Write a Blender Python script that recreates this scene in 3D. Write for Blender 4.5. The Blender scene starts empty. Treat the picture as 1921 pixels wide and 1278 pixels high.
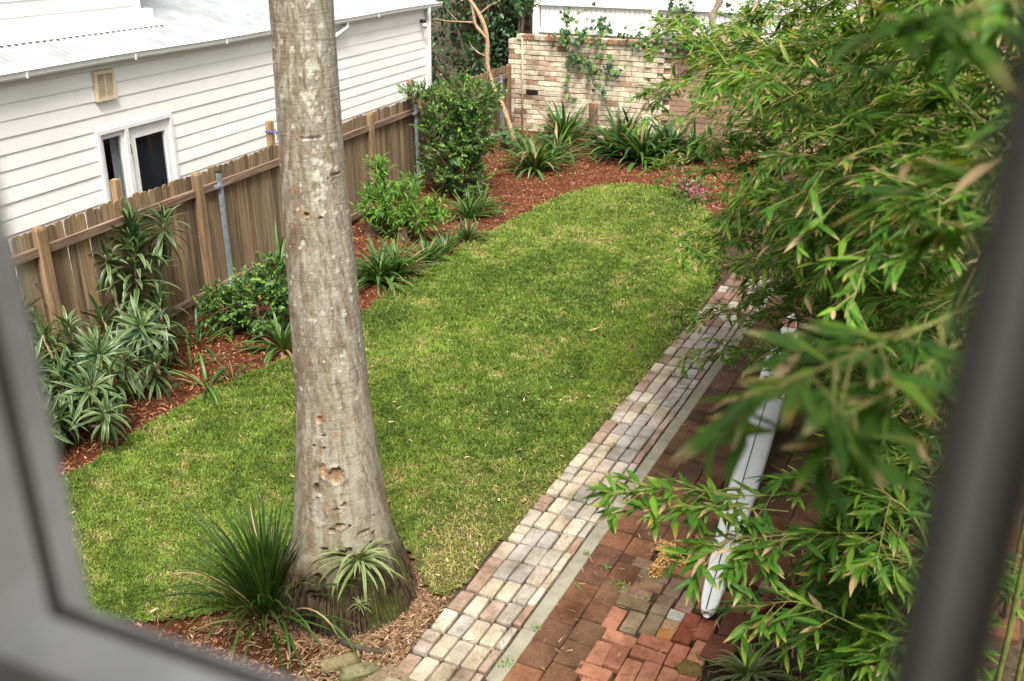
import bpy, bmesh, math, random
import numpy as np
from mathutils import Matrix, Vector

R = random.Random(11)
rng = np.random.default_rng(11)
scene = bpy.context.scene
COL = scene.collection
PI = math.pi

# ------------------------------------------------------------------ camera
CAM_H, PITCH, YAW = 4.6, math.radians(24.0), math.radians(23.5)
cd = bpy.data.cameras.new('camera')
cam = bpy.data.objects.new('camera', cd)
COL.objects.link(cam)
cam.location = (0, 0, CAM_H)
cam.rotation_euler = (PI / 2 - PITCH, 0, YAW)
cd.lens, cd.sensor_width = 35.0, 36.0
cd.clip_start, cd.clip_end = 0.02, 500
cd.dof.use_dof = True
cd.dof.focus_distance = 9.5
cd.dof.aperture_fstop = 3.2
scene.camera = cam

# ------------------------------------------------------------------ sky, sun, exposure
SUN = Vector((0.24, -0.42, 0.87)).normalized()
wd = bpy.data.worlds.new('World')
scene.world = wd
wd.use_nodes = True
wn = wd.node_tree.nodes
wl = wd.node_tree.links
bgn = wn['Background']
sky = wn.new('ShaderNodeTexSky')
sky.sky_type = 'NISHITA'
sky.sun_disc = False
sky.sun_elevation = math.asin(SUN.z)
sky.sun_rotation = math.atan2(SUN.x, SUN.y)
sky.dust_density = 6.0
sky.air_density = 1.0
sky.ozone_density = 1.0
hs = wn.new('ShaderNodeHueSaturation')          # thin overcast: the sky is nearly colourless
hs.inputs['Saturation'].default_value = 0.05
wl.new(sky.outputs[0], hs.inputs['Color'])
wl.new(hs.outputs[0], bgn.inputs['Color'])
bgn.inputs['Strength'].default_value = 0.08
sd = bpy.data.lights.new('sun', 'SUN')
sun = bpy.data.objects.new('sun', sd)
COL.objects.link(sun)
sun.location = (10, 0, 20)
sun.rotation_euler = SUN.to_track_quat('Z', 'Y').to_euler()
sd.energy = 2.5
sd.angle = math.radians(20)
sd.color = (1.0, 0.945, 0.85)
scene.view_settings.view_transform = 'Standard'
scene.view_settings.look = 'None'
scene.view_settings.gamma = 1.0
scene.view_settings.use_curve_mapping = False
scene.view_settings.exposure = 1.72
scene.render.engine = 'CYCLES'
cy = scene.cycles
cy.max_bounces = 6
cy.diffuse_bounces = 3
cy.glossy_bounces = 2
cy.transmission_bounces = 3
cy.transparent_max_bounces = 6
cy.caustics_reflective = cy.caustics_refractive = False
cy.use_denoising = True

# ------------------------------------------------------------------ pixel <-> place (the photograph is 1921 x 1278)
FPX = 1868.0
_fw = np.array([-math.sin(YAW) * math.cos(PITCH), math.cos(YAW) * math.cos(PITCH), -math.sin(PITCH)])
_rt = np.array([math.cos(YAW), math.sin(YAW), 0.0])
_up = np.cross(_rt, _fw)
_C = np.array([0, 0, CAM_H])
def ray(x, y): return _fw * FPX + _rt * (x - 960.5) - _up * (y - 639.0)
def G(x, y, z=0.0):
    d = ray(x, y); return _C + d * ((z - CAM_H) / d[2])
def PV(x, y, v):
    d = ray(x, y); return _C + d * (v / d[1])
def PD(x, y, dep): return _C + ray(x, y) / FPX * dep
def depth(p): return (np.asarray(p) - _C) @ _fw

# ------------------------------------------------------------------ numeric noise for colour and relief
def _hash(ix, iy, seed):
    n = (ix * 374761393 + iy * 668265263 + seed * 974634777).astype(np.int64) & 0xffffffff
    n = ((n ^ (n >> 13)) * 1274126177) & 0xffffffff
    return ((n ^ (n >> 16)) & 0xffff) / 65535.0
def vnoise(x, y, seed=0):
    x = np.asarray(x, float); y = np.asarray(y, float)
    ix = np.floor(x).astype(np.int64); iy = np.floor(y).astype(np.int64)
    fx = x - ix; fy = y - iy
    fx = fx * fx * (3 - 2 * fx); fy = fy * fy * (3 - 2 * fy)
    a = _hash(ix, iy, seed); b = _hash(ix + 1, iy, seed)
    c = _hash(ix, iy + 1, seed); d = _hash(ix + 1, iy + 1, seed)
    return (a * (1 - fx) + b * fx) * (1 - fy) + (c * (1 - fx) + d * fx) * fy
def fbm(x, y, seed=0, o=4):
    t = 0; a = .5; s = 0
    for i in range(o):
        t = t + a * vnoise(x * 2 ** i, y * 2 ** i, seed + i * 17); s += a; a *= .5
    return t / s
def sstep(a, b, x):
    t = np.clip((x - a) / (b - a), 0, 1); return t * t * (3 - 2 * t)
def mixc(a, b, t):
    t = np.asarray(t)[..., None]; return np.asarray(a) * (1 - t) + np.asarray(b) * t

# ------------------------------------------------------------------ objects
W = {}
def link(o, parent=None, M=None):
    M = M or Matrix.Identity(4)
    COL.objects.link(o)
    o.matrix_basis = M
    if parent is not None:
        o.parent = parent
        o.matrix_parent_inverse = W[parent.name].inverted()
    W[o.name] = M
    return o
def tag(o, label=None, cat=None, group=None, kind=None):
    if label: o['label'] = label
    if cat: o['category'] = cat
    if group: o['group'] = group
    if kind: o['kind'] = kind
    return o
def thing(name, label, cat, loc=(0, 0, 0), group=None, M=None):
    o = bpy.data.objects.new(name, None)
    o.empty_display_size = .1
    link(o, None, M if M is not None else Matrix.Translation(Vector(loc)))
    return tag(o, label, cat, group)
def inst(name, mesh, parent, M, color=None):
    o = bpy.data.objects.new(name, mesh)
    link(o, parent, M)
    if color is not None: o.color = (color[0], color[1], color[2], 1)
    return o
def TRS(loc, rz=0, sc=(1, 1, 1), rx=0, ry=0):
    return (Matrix.Translation(Vector(loc)) @ Matrix.Rotation(rz, 4, 'Z') @ Matrix.Rotation(ry, 4, 'Y')
            @ Matrix.Rotation(rx, 4, 'X') @ Matrix.Diagonal((sc[0], sc[1], sc[2], 1)))

def cross3(a, b):
    return np.array((a[1] * b[2] - a[2] * b[1], a[2] * b[0] - a[0] * b[2], a[0] * b[1] - a[1] * b[0]))
def len3(v): return math.sqrt(v[0] * v[0] + v[1] * v[1] + v[2] * v[2])
class MB:
    """collects polygons, builds them as ONE mesh"""
    def __init__(s): s.V = []; s.F = []; s.Cc = []; s.n = 0
    def add(s, V, F, col=None):
        V = np.asarray(V, float).reshape(-1, 3)
        if isinstance(F, np.ndarray): s.F.append(F + s.n)
        else:
            by = {}
            for f in F: by.setdefault(len(f), []).append(f)
            for k in by: s.F.append(np.array(by[k], int) + s.n)
        s.V.append(V)
        if col is None: col = (1, 1, 1)
        col = np.asarray(col, float)
        if col.ndim == 1: col = np.tile(col[:3], (len(V), 1))
        s.Cc.append(col[:, :3])
        s.n += len(V)
        return s
    def box(s, x0, x1, y0, y1, z0, z1, col=None, M=None):
        V = np.array([(x, y, z) for z in (z0, z1) for y in (y0, y1) for x in (x0, x1)], float)
        if M is not None: V = xf(M, V)
        s.add(V, np.array([(0, 2, 3, 1), (4, 5, 7, 6), (0, 1, 5, 4), (2, 6, 7, 3), (0, 4, 6, 2), (1, 3, 7, 5)]), col)
        return s
    def tube(s, P, r, n=8, col=None, cap=True):
        P = np.asarray(P, float); m = len(P)
        r = np.full(m, r) if np.isscalar(r) else np.asarray(r, float)
        T = np.gradient(P, axis=0); T /= np.linalg.norm(T, axis=1)[:, None] + 1e-9
        ref = np.array([0, 0, 1.]) if abs(T[0][2]) < .9 else np.array([1., 0, 0])
        A = cross3(ref, T[0]); A /= len3(A)
        V = []; cs = [(math.cos(2 * PI * j / n), math.sin(2 * PI * j / n)) for j in range(n)]
        for i in range(m):
            A = A - T[i] * (A @ T[i]); A /= len3(A) + 1e-9
            B = cross3(T[i], A); q = P[i]; ra = r[i] * A; rb = r[i] * B
            for c_, s_ in cs: V.append(q + c_ * ra + s_ * rb)
        F = [(i * n + j, i * n + (j + 1) % n, (i + 1) * n + (j + 1) % n, (i + 1) * n + j) for i in range(m - 1) for j in range(n)]
        if cap: F += [tuple(range(n - 1, -1, -1)), tuple((m - 1) * n + j for j in range(n))]
        if col is not None and np.asarray(col).ndim == 2: col = np.repeat(np.asarray(col), n, axis=0)
        s.add(V, F, col)
        return s
    def mesh(s, name, mat, smooth=False):
        me = bpy.data.meshes.new(name)
        V = np.concatenate(s.V) if s.V else np.zeros((0, 3))
        me.vertices.add(len(V)); me.vertices.foreach_set('co', V.ravel())
        tot = sum(f.size for f in s.F); npoly = sum(len(f) for f in s.F)
        me.loops.add(tot); me.polygons.add(npoly)
        me.loops.foreach_set('vertex_index', np.concatenate([f.ravel() for f in s.F]).astype(np.int32))
        ls = np.concatenate([np.full(len(f), f.shape[1]) for f in s.F])
        st = np.concatenate([[0], np.cumsum(ls)[:-1]]).astype(np.int32)
        me.polygons.foreach_set('loop_start', st)
        me.polygons.foreach_set('use_smooth', np.full(npoly, bool(smooth)))
        me.update(calc_edges=True)
        at = me.attributes.new('Col', 'FLOAT_COLOR', 'POINT')
        Cc = np.concatenate(s.Cc); at.data.foreach_set('color', np.hstack([Cc, np.ones((len(Cc), 1))]).ravel())
        me.materials.append(mat)
        return me
    def build(s, name, mat, parent=None, smooth=False, M=None):
        return link(bpy.data.objects.new(name, s.mesh(name, mat, smooth)), parent, M)
def xf(M, V):
    A = np.array(M); return V @ A[:3, :3].T + A[:3, 3]
def block_mesh(name, sx, sy, sz, bev, mat, jit=0, top_round=0, seg=1, seed=0):
    """a bevelled, slightly irregular block, origin at its centre"""
    bm = bmesh.new(); bmesh.ops.create_cube(bm, size=1)
    for v in bm.verts: v.co = Vector((v.co.x * sx, v.co.y * sy, v.co.z * sz))
    r = random.Random(seed)
    if jit:
        for v in bm.verts: v.co += Vector((r.uniform(-jit, jit), r.uniform(-jit, jit), r.uniform(-jit, jit) * .6))
    bmesh.ops.bevel(bm, geom=bm.edges[:], offset=bev, segments=seg, affect='EDGES', profile=.6)
    me = bpy.data.meshes.new(name); bm.to_mesh(me); bm.free()
    me.materials.append(mat)
    return me

# ------------------------------------------------------------------ materials
class NT:
    def __init__(s, name):
        s.m = bpy.data.materials.new(name); s.m.use_nodes = True
        s.t = s.m.node_tree; s.N = s.t.nodes; s.L = s.t.links
        s.p = s.N['Principled BSDF']; s.out = s.N['Material Output']
        s._co = None
    def new(s, t, **kw):
        n = s.N.new(t)
        for k, v in kw.items(): setattr(n, k, v)
        return n
    def set(s, sock, v):
        if hasattr(v, 'is_output') or hasattr(v, 'links'): s.L.new(v, sock)
        else: sock.default_value = v if not (isinstance(v, tuple) and len(v) == 3 and sock.type == 'RGBA') else (*v, 1)
    def co(s, scale=(1, 1, 1), kind='Object'):
        tc = s.new('ShaderNodeTexCoord'); mp = s.new('ShaderNodeMapping')
        s.L.new(tc.outputs[kind], mp.inputs['Vector']); mp.inputs['Scale'].default_value = scale
        return mp.outputs[0]
    def noise(s, scale=5, detail=4, rough=.55, vec=None, dist=0):
        n = s.new('ShaderNodeTexNoise'); n.inputs['Scale'].default_value = scale
        n.inputs['Detail'].default_value = detail; n.inputs['Roughness'].default_value = rough
        n.inputs['Distortion'].default_value = dist
        s.L.new(vec if vec is not None else s.co(), n.inputs['Vector'])
        return n.outputs['Fac']
    def voro(s, scale=5, vec=None, feature='F1', out='Distance'):
        n = s.new('ShaderNodeTexVoronoi', feature=feature); n.inputs['Scale'].default_value = scale
        s.L.new(vec if vec is not None else s.co(), n.inputs['Vector'])
        return n.outputs[out]
    def ramp(s, fac, stops, interp='LINEAR'):
        n = s.new('ShaderNodeValToRGB'); n.color_ramp.interpolation = interp
        e = n.color_ramp.elements
        while len(e) < len(stops): e.new(.5)
        for i, (p, c) in enumerate(stops):
            e[i].position = p
            e[i].color = (c, c, c, 1) if np.isscalar(c) else (*c[:3], 1)
        s.L.new(fac, n.inputs['Fac']); return n.outputs['Color']
    def mix(s, a, b, fac=.5, mode='MIX'):
        n = s.new('ShaderNodeMix', data_type='RGBA', blend_type=mode)
        s.set(n.inputs[0], fac); s.set(n.inputs[6], a); s.set(n.inputs[7], b)
        return n.outputs[2]
    def math(s, op, a, b=0.0):
        n = s.new('ShaderNodeMath', operation=op); s.set(n.inputs[0], a); s.set(n.inputs[1], b); return n.outputs[0]
    def attr(s, name='Col'):
        n = s.new('ShaderNodeAttribute', attribute_name=name); return n.outputs['Color']
    def ocol(s): return s.new('ShaderNodeObjectInfo').outputs['Color']
    def orand(s): return s.new('ShaderNodeObjectInfo').outputs['Random']
    def offs(s, scale=(1, 1, 1)):
        """object coordinates shifted by a random amount per object, so copies differ"""
        v = s.co(scale); r = s.orand()
        m = s.new('ShaderNodeVectorMath', operation='ADD'); c = s.new('ShaderNodeCombineXYZ')
        a = s.math('MULTIPLY', r, 91.7); b = s.math('MULTIPLY', r, 37.3)
        s.L.new(a, c.inputs[0]); s.L.new(b, c.inputs[1]); s.L.new(a, c.inputs[2])
        s.L.new(v, m.inputs[0]); s.L.new(c.outputs[0], m.inputs[1]); return m.outputs[0]
    def bump(s, h, strength=.3, dist=.01):
        n = s.new('ShaderNodeBump'); n.inputs['Strength'].default_value = strength
        n.inputs['Distance'].default_value = dist; s.L.new(h, n.inputs['Height'])
        s.L.new(n.outputs[0], s.p.inputs['Normal']); return n.outputs[0]
    def fin(s, color=None, rough=.7, spec=.3, metal=0):
        if color is not None: s.set(s.p.inputs['Base Color'], color)
        s.set(s.p.inputs['Roughness'], rough)
        s.p.inputs['Specular IOR Level'].default_value = spec
        s.p.inputs['Metallic'].default_value = metal
        return s.m

def m_plain(name, col, rough=.6, spec=.3, metal=0, var=.15, sc=8, bump=0):
    n = NT(name); f = n.noise(sc, 5)
    c = n.mix(col, tuple(x * (1 - var * 1.6) for x in col), n.ramp(f, [(.35, 0), (.7, 1)]))
    if bump: n.bump(n.noise(sc * 6, 4), bump, .004)
    return n.fin(c, rough, spec, metal)

def m_leaf(name, trans=.3, rough=.5, spec=.2, tc=(1.5, 1.7, .5)):
    n = NT(name)
    c = n.attr(); f = n.noise(9, 2)
    c = n.mix(c, n.mix(c, (.55, .55, .5), 1, 'MULTIPLY'), n.ramp(f, [(.35, 0), (.75, 1)]))
    n.fin(c, rough, spec)
    tr = n.new('ShaderNodeBsdfTranslucent')
    n.L.new(n.mix(c, tc, 1, 'MULTIPLY'), tr.inputs[0])
    mx = n.new('ShaderNodeMixShader'); mx.inputs[0].default_value = trans
    n.L.new(n.p.outputs[0], mx.inputs[1]); n.L.new(tr.outputs[0], mx.inputs[2]); n.L.new(mx.outputs[0], n.out.inputs[0])
    return n.m

def build_materials():
    D = {}
    # painted weatherboards: off white with faint runs of dirt
    n = NT('white_weatherboard_paint')
    v = n.offs((1, 1, 1)); f = n.noise(2.2, 5, .6, v); st = n.noise(1, 4, .6, n.co((14, 2.0, 1.2)))
    c = n.mix((.79, .78, .755), (.69, .675, .63), n.ramp(f, [(.45, 0), (.8, 1)]))
    c = n.mix(c, (.55, .54, .47), n.ramp(st, [(.62, 0), (.8, .35)]))
    c = n.mix(c, (.36, .35, .30), n.ramp(n.noise(1, 5, .7, n.co((40, 7, 40))), [(.66, 0), (.80, .45)]))
    n.bump(n.noise(60, 3), .08, .002); D['board'] = n.fin(c, .5, .35)
    D['white'] = m_plain('white_trim_paint', (.70, .70, .685), .45, .4, 0, .07, 6)
    n = NT('corrugated_roof_steel')
    f = n.noise(3, 6, .65); c = n.mix((.24, .255, .27), (.15, .157, .16), n.ramp(f, [(.4, 0), (.75, 1)]))
    D['roof'] = n.fin(c, .45, .4)
    D['beige'] = m_plain('beige_vent_plastic', (.60, .50, .345), .55, .3, 0, .1, 12)
    D['beige_shade'] = m_plain('vent_cavity_shade', (.10, .075, .05), .8, .1)
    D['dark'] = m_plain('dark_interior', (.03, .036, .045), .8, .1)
    D['curtain'] = m_plain('grey_curtain', (.45, .45, .44), .9, .1, 0, .2, 14)
    n = NT('window_glass')
    gl = n.new('ShaderNodeBsdfGlossy'); gl.inputs['Roughness'].default_value = .03
    trn = n.new('ShaderNodeBsdfTransparent'); trn.inputs[0].default_value = (.8, .83, .85, 1)
    fr = n.new('ShaderNodeFresnel'); fr.inputs[0].default_value = 1.45
    mx = n.new('ShaderNodeMixShader'); ge = n.new('ShaderNodeNewGeometry'); n.L.new(n.math('MULTIPLY', fr.outputs[0], n.math('SUBTRACT', 1.0, ge.outputs['Backfacing'])), mx.inputs[0]); n.L.new(trn.outputs[0], mx.inputs[1]); n.L.new(gl.outputs[0], mx.inputs[2])
    n.L.new(mx.outputs[0], n.out.inputs[0]); D['glass'] = n.m
    D['rust'] = m_plain('rusty_hinge', (.22, .09, .035), .8, .2, .3, .4, 40)
    # weathered hardwood palings, grain along z
    def wood(name, a, b, c3, sc=1.0):
        n = NT(name); v = n.offs((38 * sc, 38 * sc, 1.6)); v2 = n.offs((9, 9, 2.2))
        f = n.noise(1, 6, .62, v); f2 = n.noise(1, 4, .6, v2)
        c = n.ramp(f, [(.28, tuple(x * .35 for x in a)), (.45, a), (.62, b), (.78, c3)])
        c = n.mix(c, tuple(x * .45 for x in a), n.ramp(f2, [(.5, 0), (.75, .75)]))
        c = n.mix(c, n.ocol(), 1, 'MULTIPLY')
        n.bump(f, .5, .006); return n.fin(c, .85, .15)
    D['paling'] = wood('weathered_paling_timber', (.18, .122, .072), (.255, .18, .108), (.34, .275, .195))
    n = NT('weathered_rail_timber'); v = n.offs((30, 1.6, 30)); f = n.noise(1, 6, .62, v)
    c = n.ramp(f, [(.28, (.06, .038, .027)), (.45, (.14, .09, .062)), (.62, (.22, .15, .105)), (.78, (.36, .29, .235))])
    n.bump(f, .5, .006); D['rail'] = n.fin(c, .85, .15)
    D['stake'] = wood('pale_stake_timber', (.34, .22, .12), (.42, .28, .16), (.5, .36, .22))
    n = NT('galvanised_steel'); f = n.noise(25, 5, .6)
    c = n.mix((.34, .38, .42), (.22, .25, .28), n.ramp(f, [(.4, 0), (.65, 1)])); D['steel'] = n.fin(c, .42, .5, .55)
    D['black'] = m_plain('black_plastic', (.012, .012, .013), .5, .4)
    # bark: vertex colours carry streaks, lichen, scars; nodes add grain and ring relief
    n = NT('palm_bark'); c = n.attr()
    vr = n.co((5, 5, 75)); rings = n.noise(1, 3, .6, vr); vs = n.co((60, 60, 34)); st = n.noise(1, 5, .65, vs); fn = n.noise(70, 4, .7)
    c = n.mix(c, n.mix(c, (.42, .38, .33), 1, 'MULTIPLY'), n.ramp(st, [(.5, 0), (.75, .5)]))
    c = n.mix(c, n.mix(c, (.55, .5, .45), 1, 'MULTIPLY'), n.ramp(rings, [(.52, 0), (.72, .4)]))
    c = n.mix(c, n.mix(c, (1.35, 1.33, 1.3), 1, 'MULTIPLY'), n.ramp(fn, [(.55, 0), (.75, 1)]))
    md = n.noise(1, 6, .7, n.co((16, 16, 14))); c = n.mix(c, n.mix(c, (.58, .50, .40), 1, 'MULTIPLY'), n.ramp(md, [(.5, 0), (.62, .42)]))
    sp = n.voro(55, n.co((1, 1, .8))); c = n.mix(c, (.50, .49, .44), n.math('MULTIPLY', n.ramp(sp, [(.10, 1), (.17, 0)]), n.ramp(n.noise(4, 3, .6), [(.5, 0), (.66, .9)])))
    h = n.math('ADD', n.math('MULTIPLY', rings, .5), n.math('ADD', n.math('MULTIPLY', st, .8), n.math('MULTIPLY', fn, .5)))
    n.bump(h, .55, .012); D['bark'] = n.fin(c, .9, .15)
    n = NT('branch_bark'); f = n.noise(22, 5, .65); c = n.mix(n.attr(), n.mix(n.attr(), (.45, .4, .36), 1, 'MULTIPLY'), n.ramp(f, [(.42, 0), (.7, 1)]))
    n.bump(f, .5, .01); D['branch'] = n.fin(c, .85, .2)
    # ground covers
    n = NT('lawn_soil'); f = n.noise(7, 6, .65); f2 = n.noise(60, 4, .7)
    c = n.ramp(f, [(.3, (.035, .045, .013)), (.55, (.075, .075, .022)), (.75, (.13, .10, .045))]); n.bump(f2, .8, .02); D['lawn'] = n.fin(c, .95, .05)
    n = NT('bark_mulch_bed'); f = n.noise(3, 5, .6); f2 = n.noise(110, 5, .7, n.co((1, 1.7, 1)))
    c = n.ramp(f2, [(.3, (.024, .009, .005)), (.5, (.11, .036, .016)), (.68, (.21, .078, .034)), (.8, (.33, .165, .085))])
    c = n.mix(c, n.mix(c, (.55, .5, .5), 1, 'MULTIPLY'), n.ramp(f, [(.4, 0), (.7, 1)])); n.bump(f2, 1, .03); D['mulch'] = n.fin(c, .9, .1)
    n = NT('soil'); f = n.noise(30, 6, .7); c = n.ramp(f, [(.3, (.02, .013, .008)), (.7, (.075, .05, .03))]); n.bump(f, .8, .02); D['soil'] = n.fin(c, .95, .05)
    n = NT('grass_blade'); D['grass'] = m_leaf('grass_blade_tissue', .32, .6, .1, (1.5, 1.6, .45))
    n = NT('chip'); n.fin(n.attr(), .85, .12); D['chip'] = n.m
    # stone and brick, colour per piece
    def stone(name, sc, lo, spots, bumpv, crack=False, rough=.85):
        n = NT(name); v = n.offs(); c = n.ocol(); f = n.noise(sc, 6, .65, v); g_ = n.noise(sc * 9, 3, .7, v)
        c = n.mix(c, n.mix(c, lo, 1, 'MULTIPLY'), n.ramp(f, [(.38, 0), (.72, 1)]))
        c = n.mix(c, n.mix(c, spots, 1, 'MULTIPLY'), n.ramp(g_, [(.5, 0), (.68, .8)]))
        ge = n.new('ShaderNodeNewGeometry'); wd_ = n.noise(2.3, 6, .65, ge.outputs['Position']); c = n.mix(c, n.mix(c, (.50, .47, .40), 1, 'MULTIPLY'), n.ramp(wd_, [(.44, 0), (.68, 1)]))
        w2 = n.noise(11, 5, .7, ge.outputs['Position']); c = n.mix(c, n.mix(c, (.55, .56, .38), 1, 'MULTIPLY'), n.ramp(w2, [(.56, 0), (.7, .8)]))
        if crack:
            vv = n.voro(11, v, 'DISTANCE_TO_EDGE'); k = n.ramp(vv, [(.0, 1), (.018, 0)])
            pick = n.ramp(n.noise(5, 2, .5, v), [(.5, 0), (.56, 1)]); k = n.mix((0, 0, 0), k, pick)
            c = n.mix(c, (.12, .09, .06), k)
        n.bump(n.math('ADD', f, g_), bumpv, .008); return n.fin(c, rough, .15)
    D['cobble'] = stone('weathered_path_paver', 9, (.72, .69, .64), (.55, .52, .48), .5, True)
    D['paver'] = stone('red_paver', 7, (.62, .58, .55), (.6, .55, .5), .45)
    D['brick'] = stone('old_brick', 9, (.66, .6, .55), (.55, .5, .45), .6)
    D['rock'] = stone('mossy_rock', 5, (.4, .45, .2), (.5, .5, .4), .9)
    n = NT('mortar'); f = n.noise(16, 5, .65); c = n.ramp(f, [(.3, (.13, .105, .075)), (.7, (.40, .34, .255))]); n.bump(f, .7, .01); D['mortar'] = n.fin(c, .95, .05)
    n = NT('path_joint_dirt'); f = n.noise(20, 6, .7); c = n.ramp(f, [(.3, (.022, .016, .011)), (.6, (.06, .043, .028)), (.8, (.12, .088, .056))]); n.bump(f, .8, .01); D['joint'] = n.fin(c, .95, .05)
    n = NT('kerb_concrete'); f = n.noise(6, 6, .7); f2 = n.noise(70, 3, .6)
    c = n.ramp(f, [(.3, (.14, .13, .095)), (.5, (.215, .20, .15)), (.75, (.29, .27, .21))]); n.bump(n.math('ADD', f, f2), .35, .006); D['kerb'] = n.fin(c, .85, .2)
    # craft
    n = NT('white_gelcoat'); f = n.noise(6, 4); c = n.mix((.82, .83, .84), (.72, .72, .71), n.ramp(f, [(.45, 0), (.8, 1)])); D['hull'] = n.fin(c, .22, .5)
    D['red'] = m_plain('red_decal', (.55, .06, .02), .35, .5, 0, .1)
    D['blue'] = m_plain('blue_decal', (.03, .08, .3), .35, .5, 0, .1)
    n = NT('seed'); D['seed'] = n.fin(n.attr(), .6, .3)
    D['leaf'] = m_leaf('leaf'); D['leaf_gloss'] = m_leaf('glossy_leaf', .22, .4, .3)
    D['petal'] = m_leaf('petal', .3, .6, .2, (1.1, .9, 1.0))
    D['bleaf'] = m_leaf('bamboo_leaf', .34, .48, .2, (1.5, 1.55, .4))
    D['frame'] = m_plain('window_paint', (.86, .86, .84), .5, .35, 0, .25, 9)
    D['room'] = m_plain('room_plaster', (.72, .70, .67), .9, .1)
    D['gap_shade'] = m_plain('window_gap_shade', (.10, .09, .08), .7, .2)
    D['wall_out'] = m_plain('own_house_render', (.45, .43, .4), .9, .1)
    return D
MT = build_materials()

# ================================================================== SETTING
def in_poly(P, x, y):
    P = np.asarray(P); n = len(P); ins = np.zeros(len(x), bool); j = n - 1
    for i in range(n):
        xi, yi = P[i]; xj, yj = P[j]
        c = ((yi > y) != (yj > y)) & (x < (xj - xi) * (y - yi) / (yj - yi + 1e-12) + xi)
        ins ^= c; j = i
    return ins
def smooth_poly(P, k=3):
    P = np.asarray(P, float)
    for _ in range(k):
        Q = []
        for i in range(len(P)):
            a = P[i]; b = P[(i + 1) % len(P)]
            Q += [a * .75 + b * .25, a * .25 + b * .75]
        P = np.array(Q)
    return P

# ground sheet
mb = MB(); mb.add([(-60, -40, -.03), (60, -40, -.03), (60, 80, -.03), (-60, 80, -.03)], np.array([(0, 1, 2, 3)]))
tag(mb.build('ground', MT['soil']), 'dark soil ground under the whole garden', kind='structure')

# mulch bed: uneven sheet between fence, back wall and lawn
nx, ny = 90, 190
X, Y = np.meshgrid(np.linspace(-8.9, -2.75, nx), np.linspace(2.6, 19.75, ny))
Z = .004 + .05 * fbm(X * 1.3, Y * 1.3, 5) + .018 * fbm(X * 9, Y * 9, 8) - .035
Z += .05 * sstep(-6.6, -7.6, X)
mb = MB(); idx = np.arange(nx * ny).reshape(ny, nx)
mb.add(np.stack([X, Y, Z], -1).reshape(-1, 3), np.stack([idx[:-1, :-1], idx[:-1, 1:], idx[1:, 1:], idx[1:, :-1]], -1).reshape(-1, 4))
tag(mb.build('garden_bed', MT['mulch'], smooth=True), 'red brown bark mulch bed along fence and wall', kind='structure')
def bedz(x, y):
    x = np.asarray(x, float); y = np.asarray(y, float)
    return .004 + .05 * fbm(x * 1.3, y * 1.3, 5) + .018 * fbm(x * 9, y * 9, 8) - .035 + .05 * sstep(-6.6, -7.6, x)

def kerbL(v): return -2.13 + (v - 4.59) * .05
def pathL(v): return kerbL(v) - .565
LAWN = smooth_poly([(-6.5, 2.9), (-6.55, 4.2), (-6.43, 5.15), (-6.46, 6.38), (-6.35, 7.37), (-6.12, 7.99), (-6.07, 9.56), (-6.08, 11.1), (-6.0, 12.62),
        (-5.86, 14.32), (-5.6, 15.7), (-5.1, 16.35), (-4.4, 16.5), (-3.65, 16.1), (-2.95, 14.6), (-2.42, 12.6),
        (-2.36, 11), (-2.45, 9), (-2.53, 7.45), (-2.61, 6.2), (-2.67, 5.25), (-2.78, 5.06), (-2.93, 5.15), (-3.06, 5.3), (-3.3, 5.5), (-3.75, 5.3),
        (-3.95, 4.9), (-4.0, 4.45), (-4.3, 4.12), (-4.8, 3.95), (-5.3, 3.3)], 2)
gx, gy = np.meshgrid(np.arange(-6.8, -2.1, .06), np.arange(2.7, 16.7, .06))
cx = gx[:-1, :-1] + .03; cyy = gy[:-1, :-1] + .03
keep = in_poly(LAWN, cx.ravel(), cyy.ravel()).reshape(cx.shape)
def lawnz(x, y): return .010 + .035 * fbm(np.asarray(x) * .6, np.asarray(y) * .6, 21) + .008 * fbm(np.asarray(x) * 6, np.asarray(y) * 6, 23)
idx = np.arange(gx.size).reshape(gx.shape)
Q = np.stack([idx[:-1, :-1], idx[:-1, 1:], idx[1:, 1:], idx[1:, :-1]], -1)[keep]
used = np.unique(Q); rem = np.full(gx.size, -1); rem[used] = np.arange(len(used))
V = np.stack([gx.ravel(), gy.ravel(), lawnz(gx.ravel(), gy.ravel())], -1)[used]
mb = MB(); mb.add(V, rem[Q]); tag(mb.build('lawn', MT['lawn'], smooth=True), 'thatch and soil under the lawn', kind='structure')

# ---- cobbled path with its pavers
mb = MB()
vs = np.linspace(3.2, 14.2, 45)
V = [(pathL(v) - .05, v, .012) for v in vs] + [(kerbL(v) + .005, v, .012) for v in vs]
n_ = len(vs); mb.add(V, np.array([(i, n_ + i, n_ + i + 1, i + 1) for i in range(n_ - 1)]))
path = tag(mb.build('path', MT['joint']), 'narrow path of pale weathered pavers', kind='structure')
cob = [block_mesh('paver', .108, .216, .07, .016, MT['cobble'], .006, seg=2, seed=k) for k in range(5)]
cobh = [block_mesh('paver', .108, .104, .07, .016, MT['cobble'], .006, seg=2, seed=40 + k) for k in range(3)]
cobn = [block_mesh('paver', .055, .222, .07, .010, MT['cobble'], .004, seg=2, seed=60 + k) for k in range(3)]
SL = math.atan(.05)
rowv = 4.12; row = 0
PAL = [(.40, .345, .275), (.44, .39, .325), (.36, .325, .28), (.41, .345, .265), (.33, .31, .285), (.46, .40, .315), (.40, .335, .29)]
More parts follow.
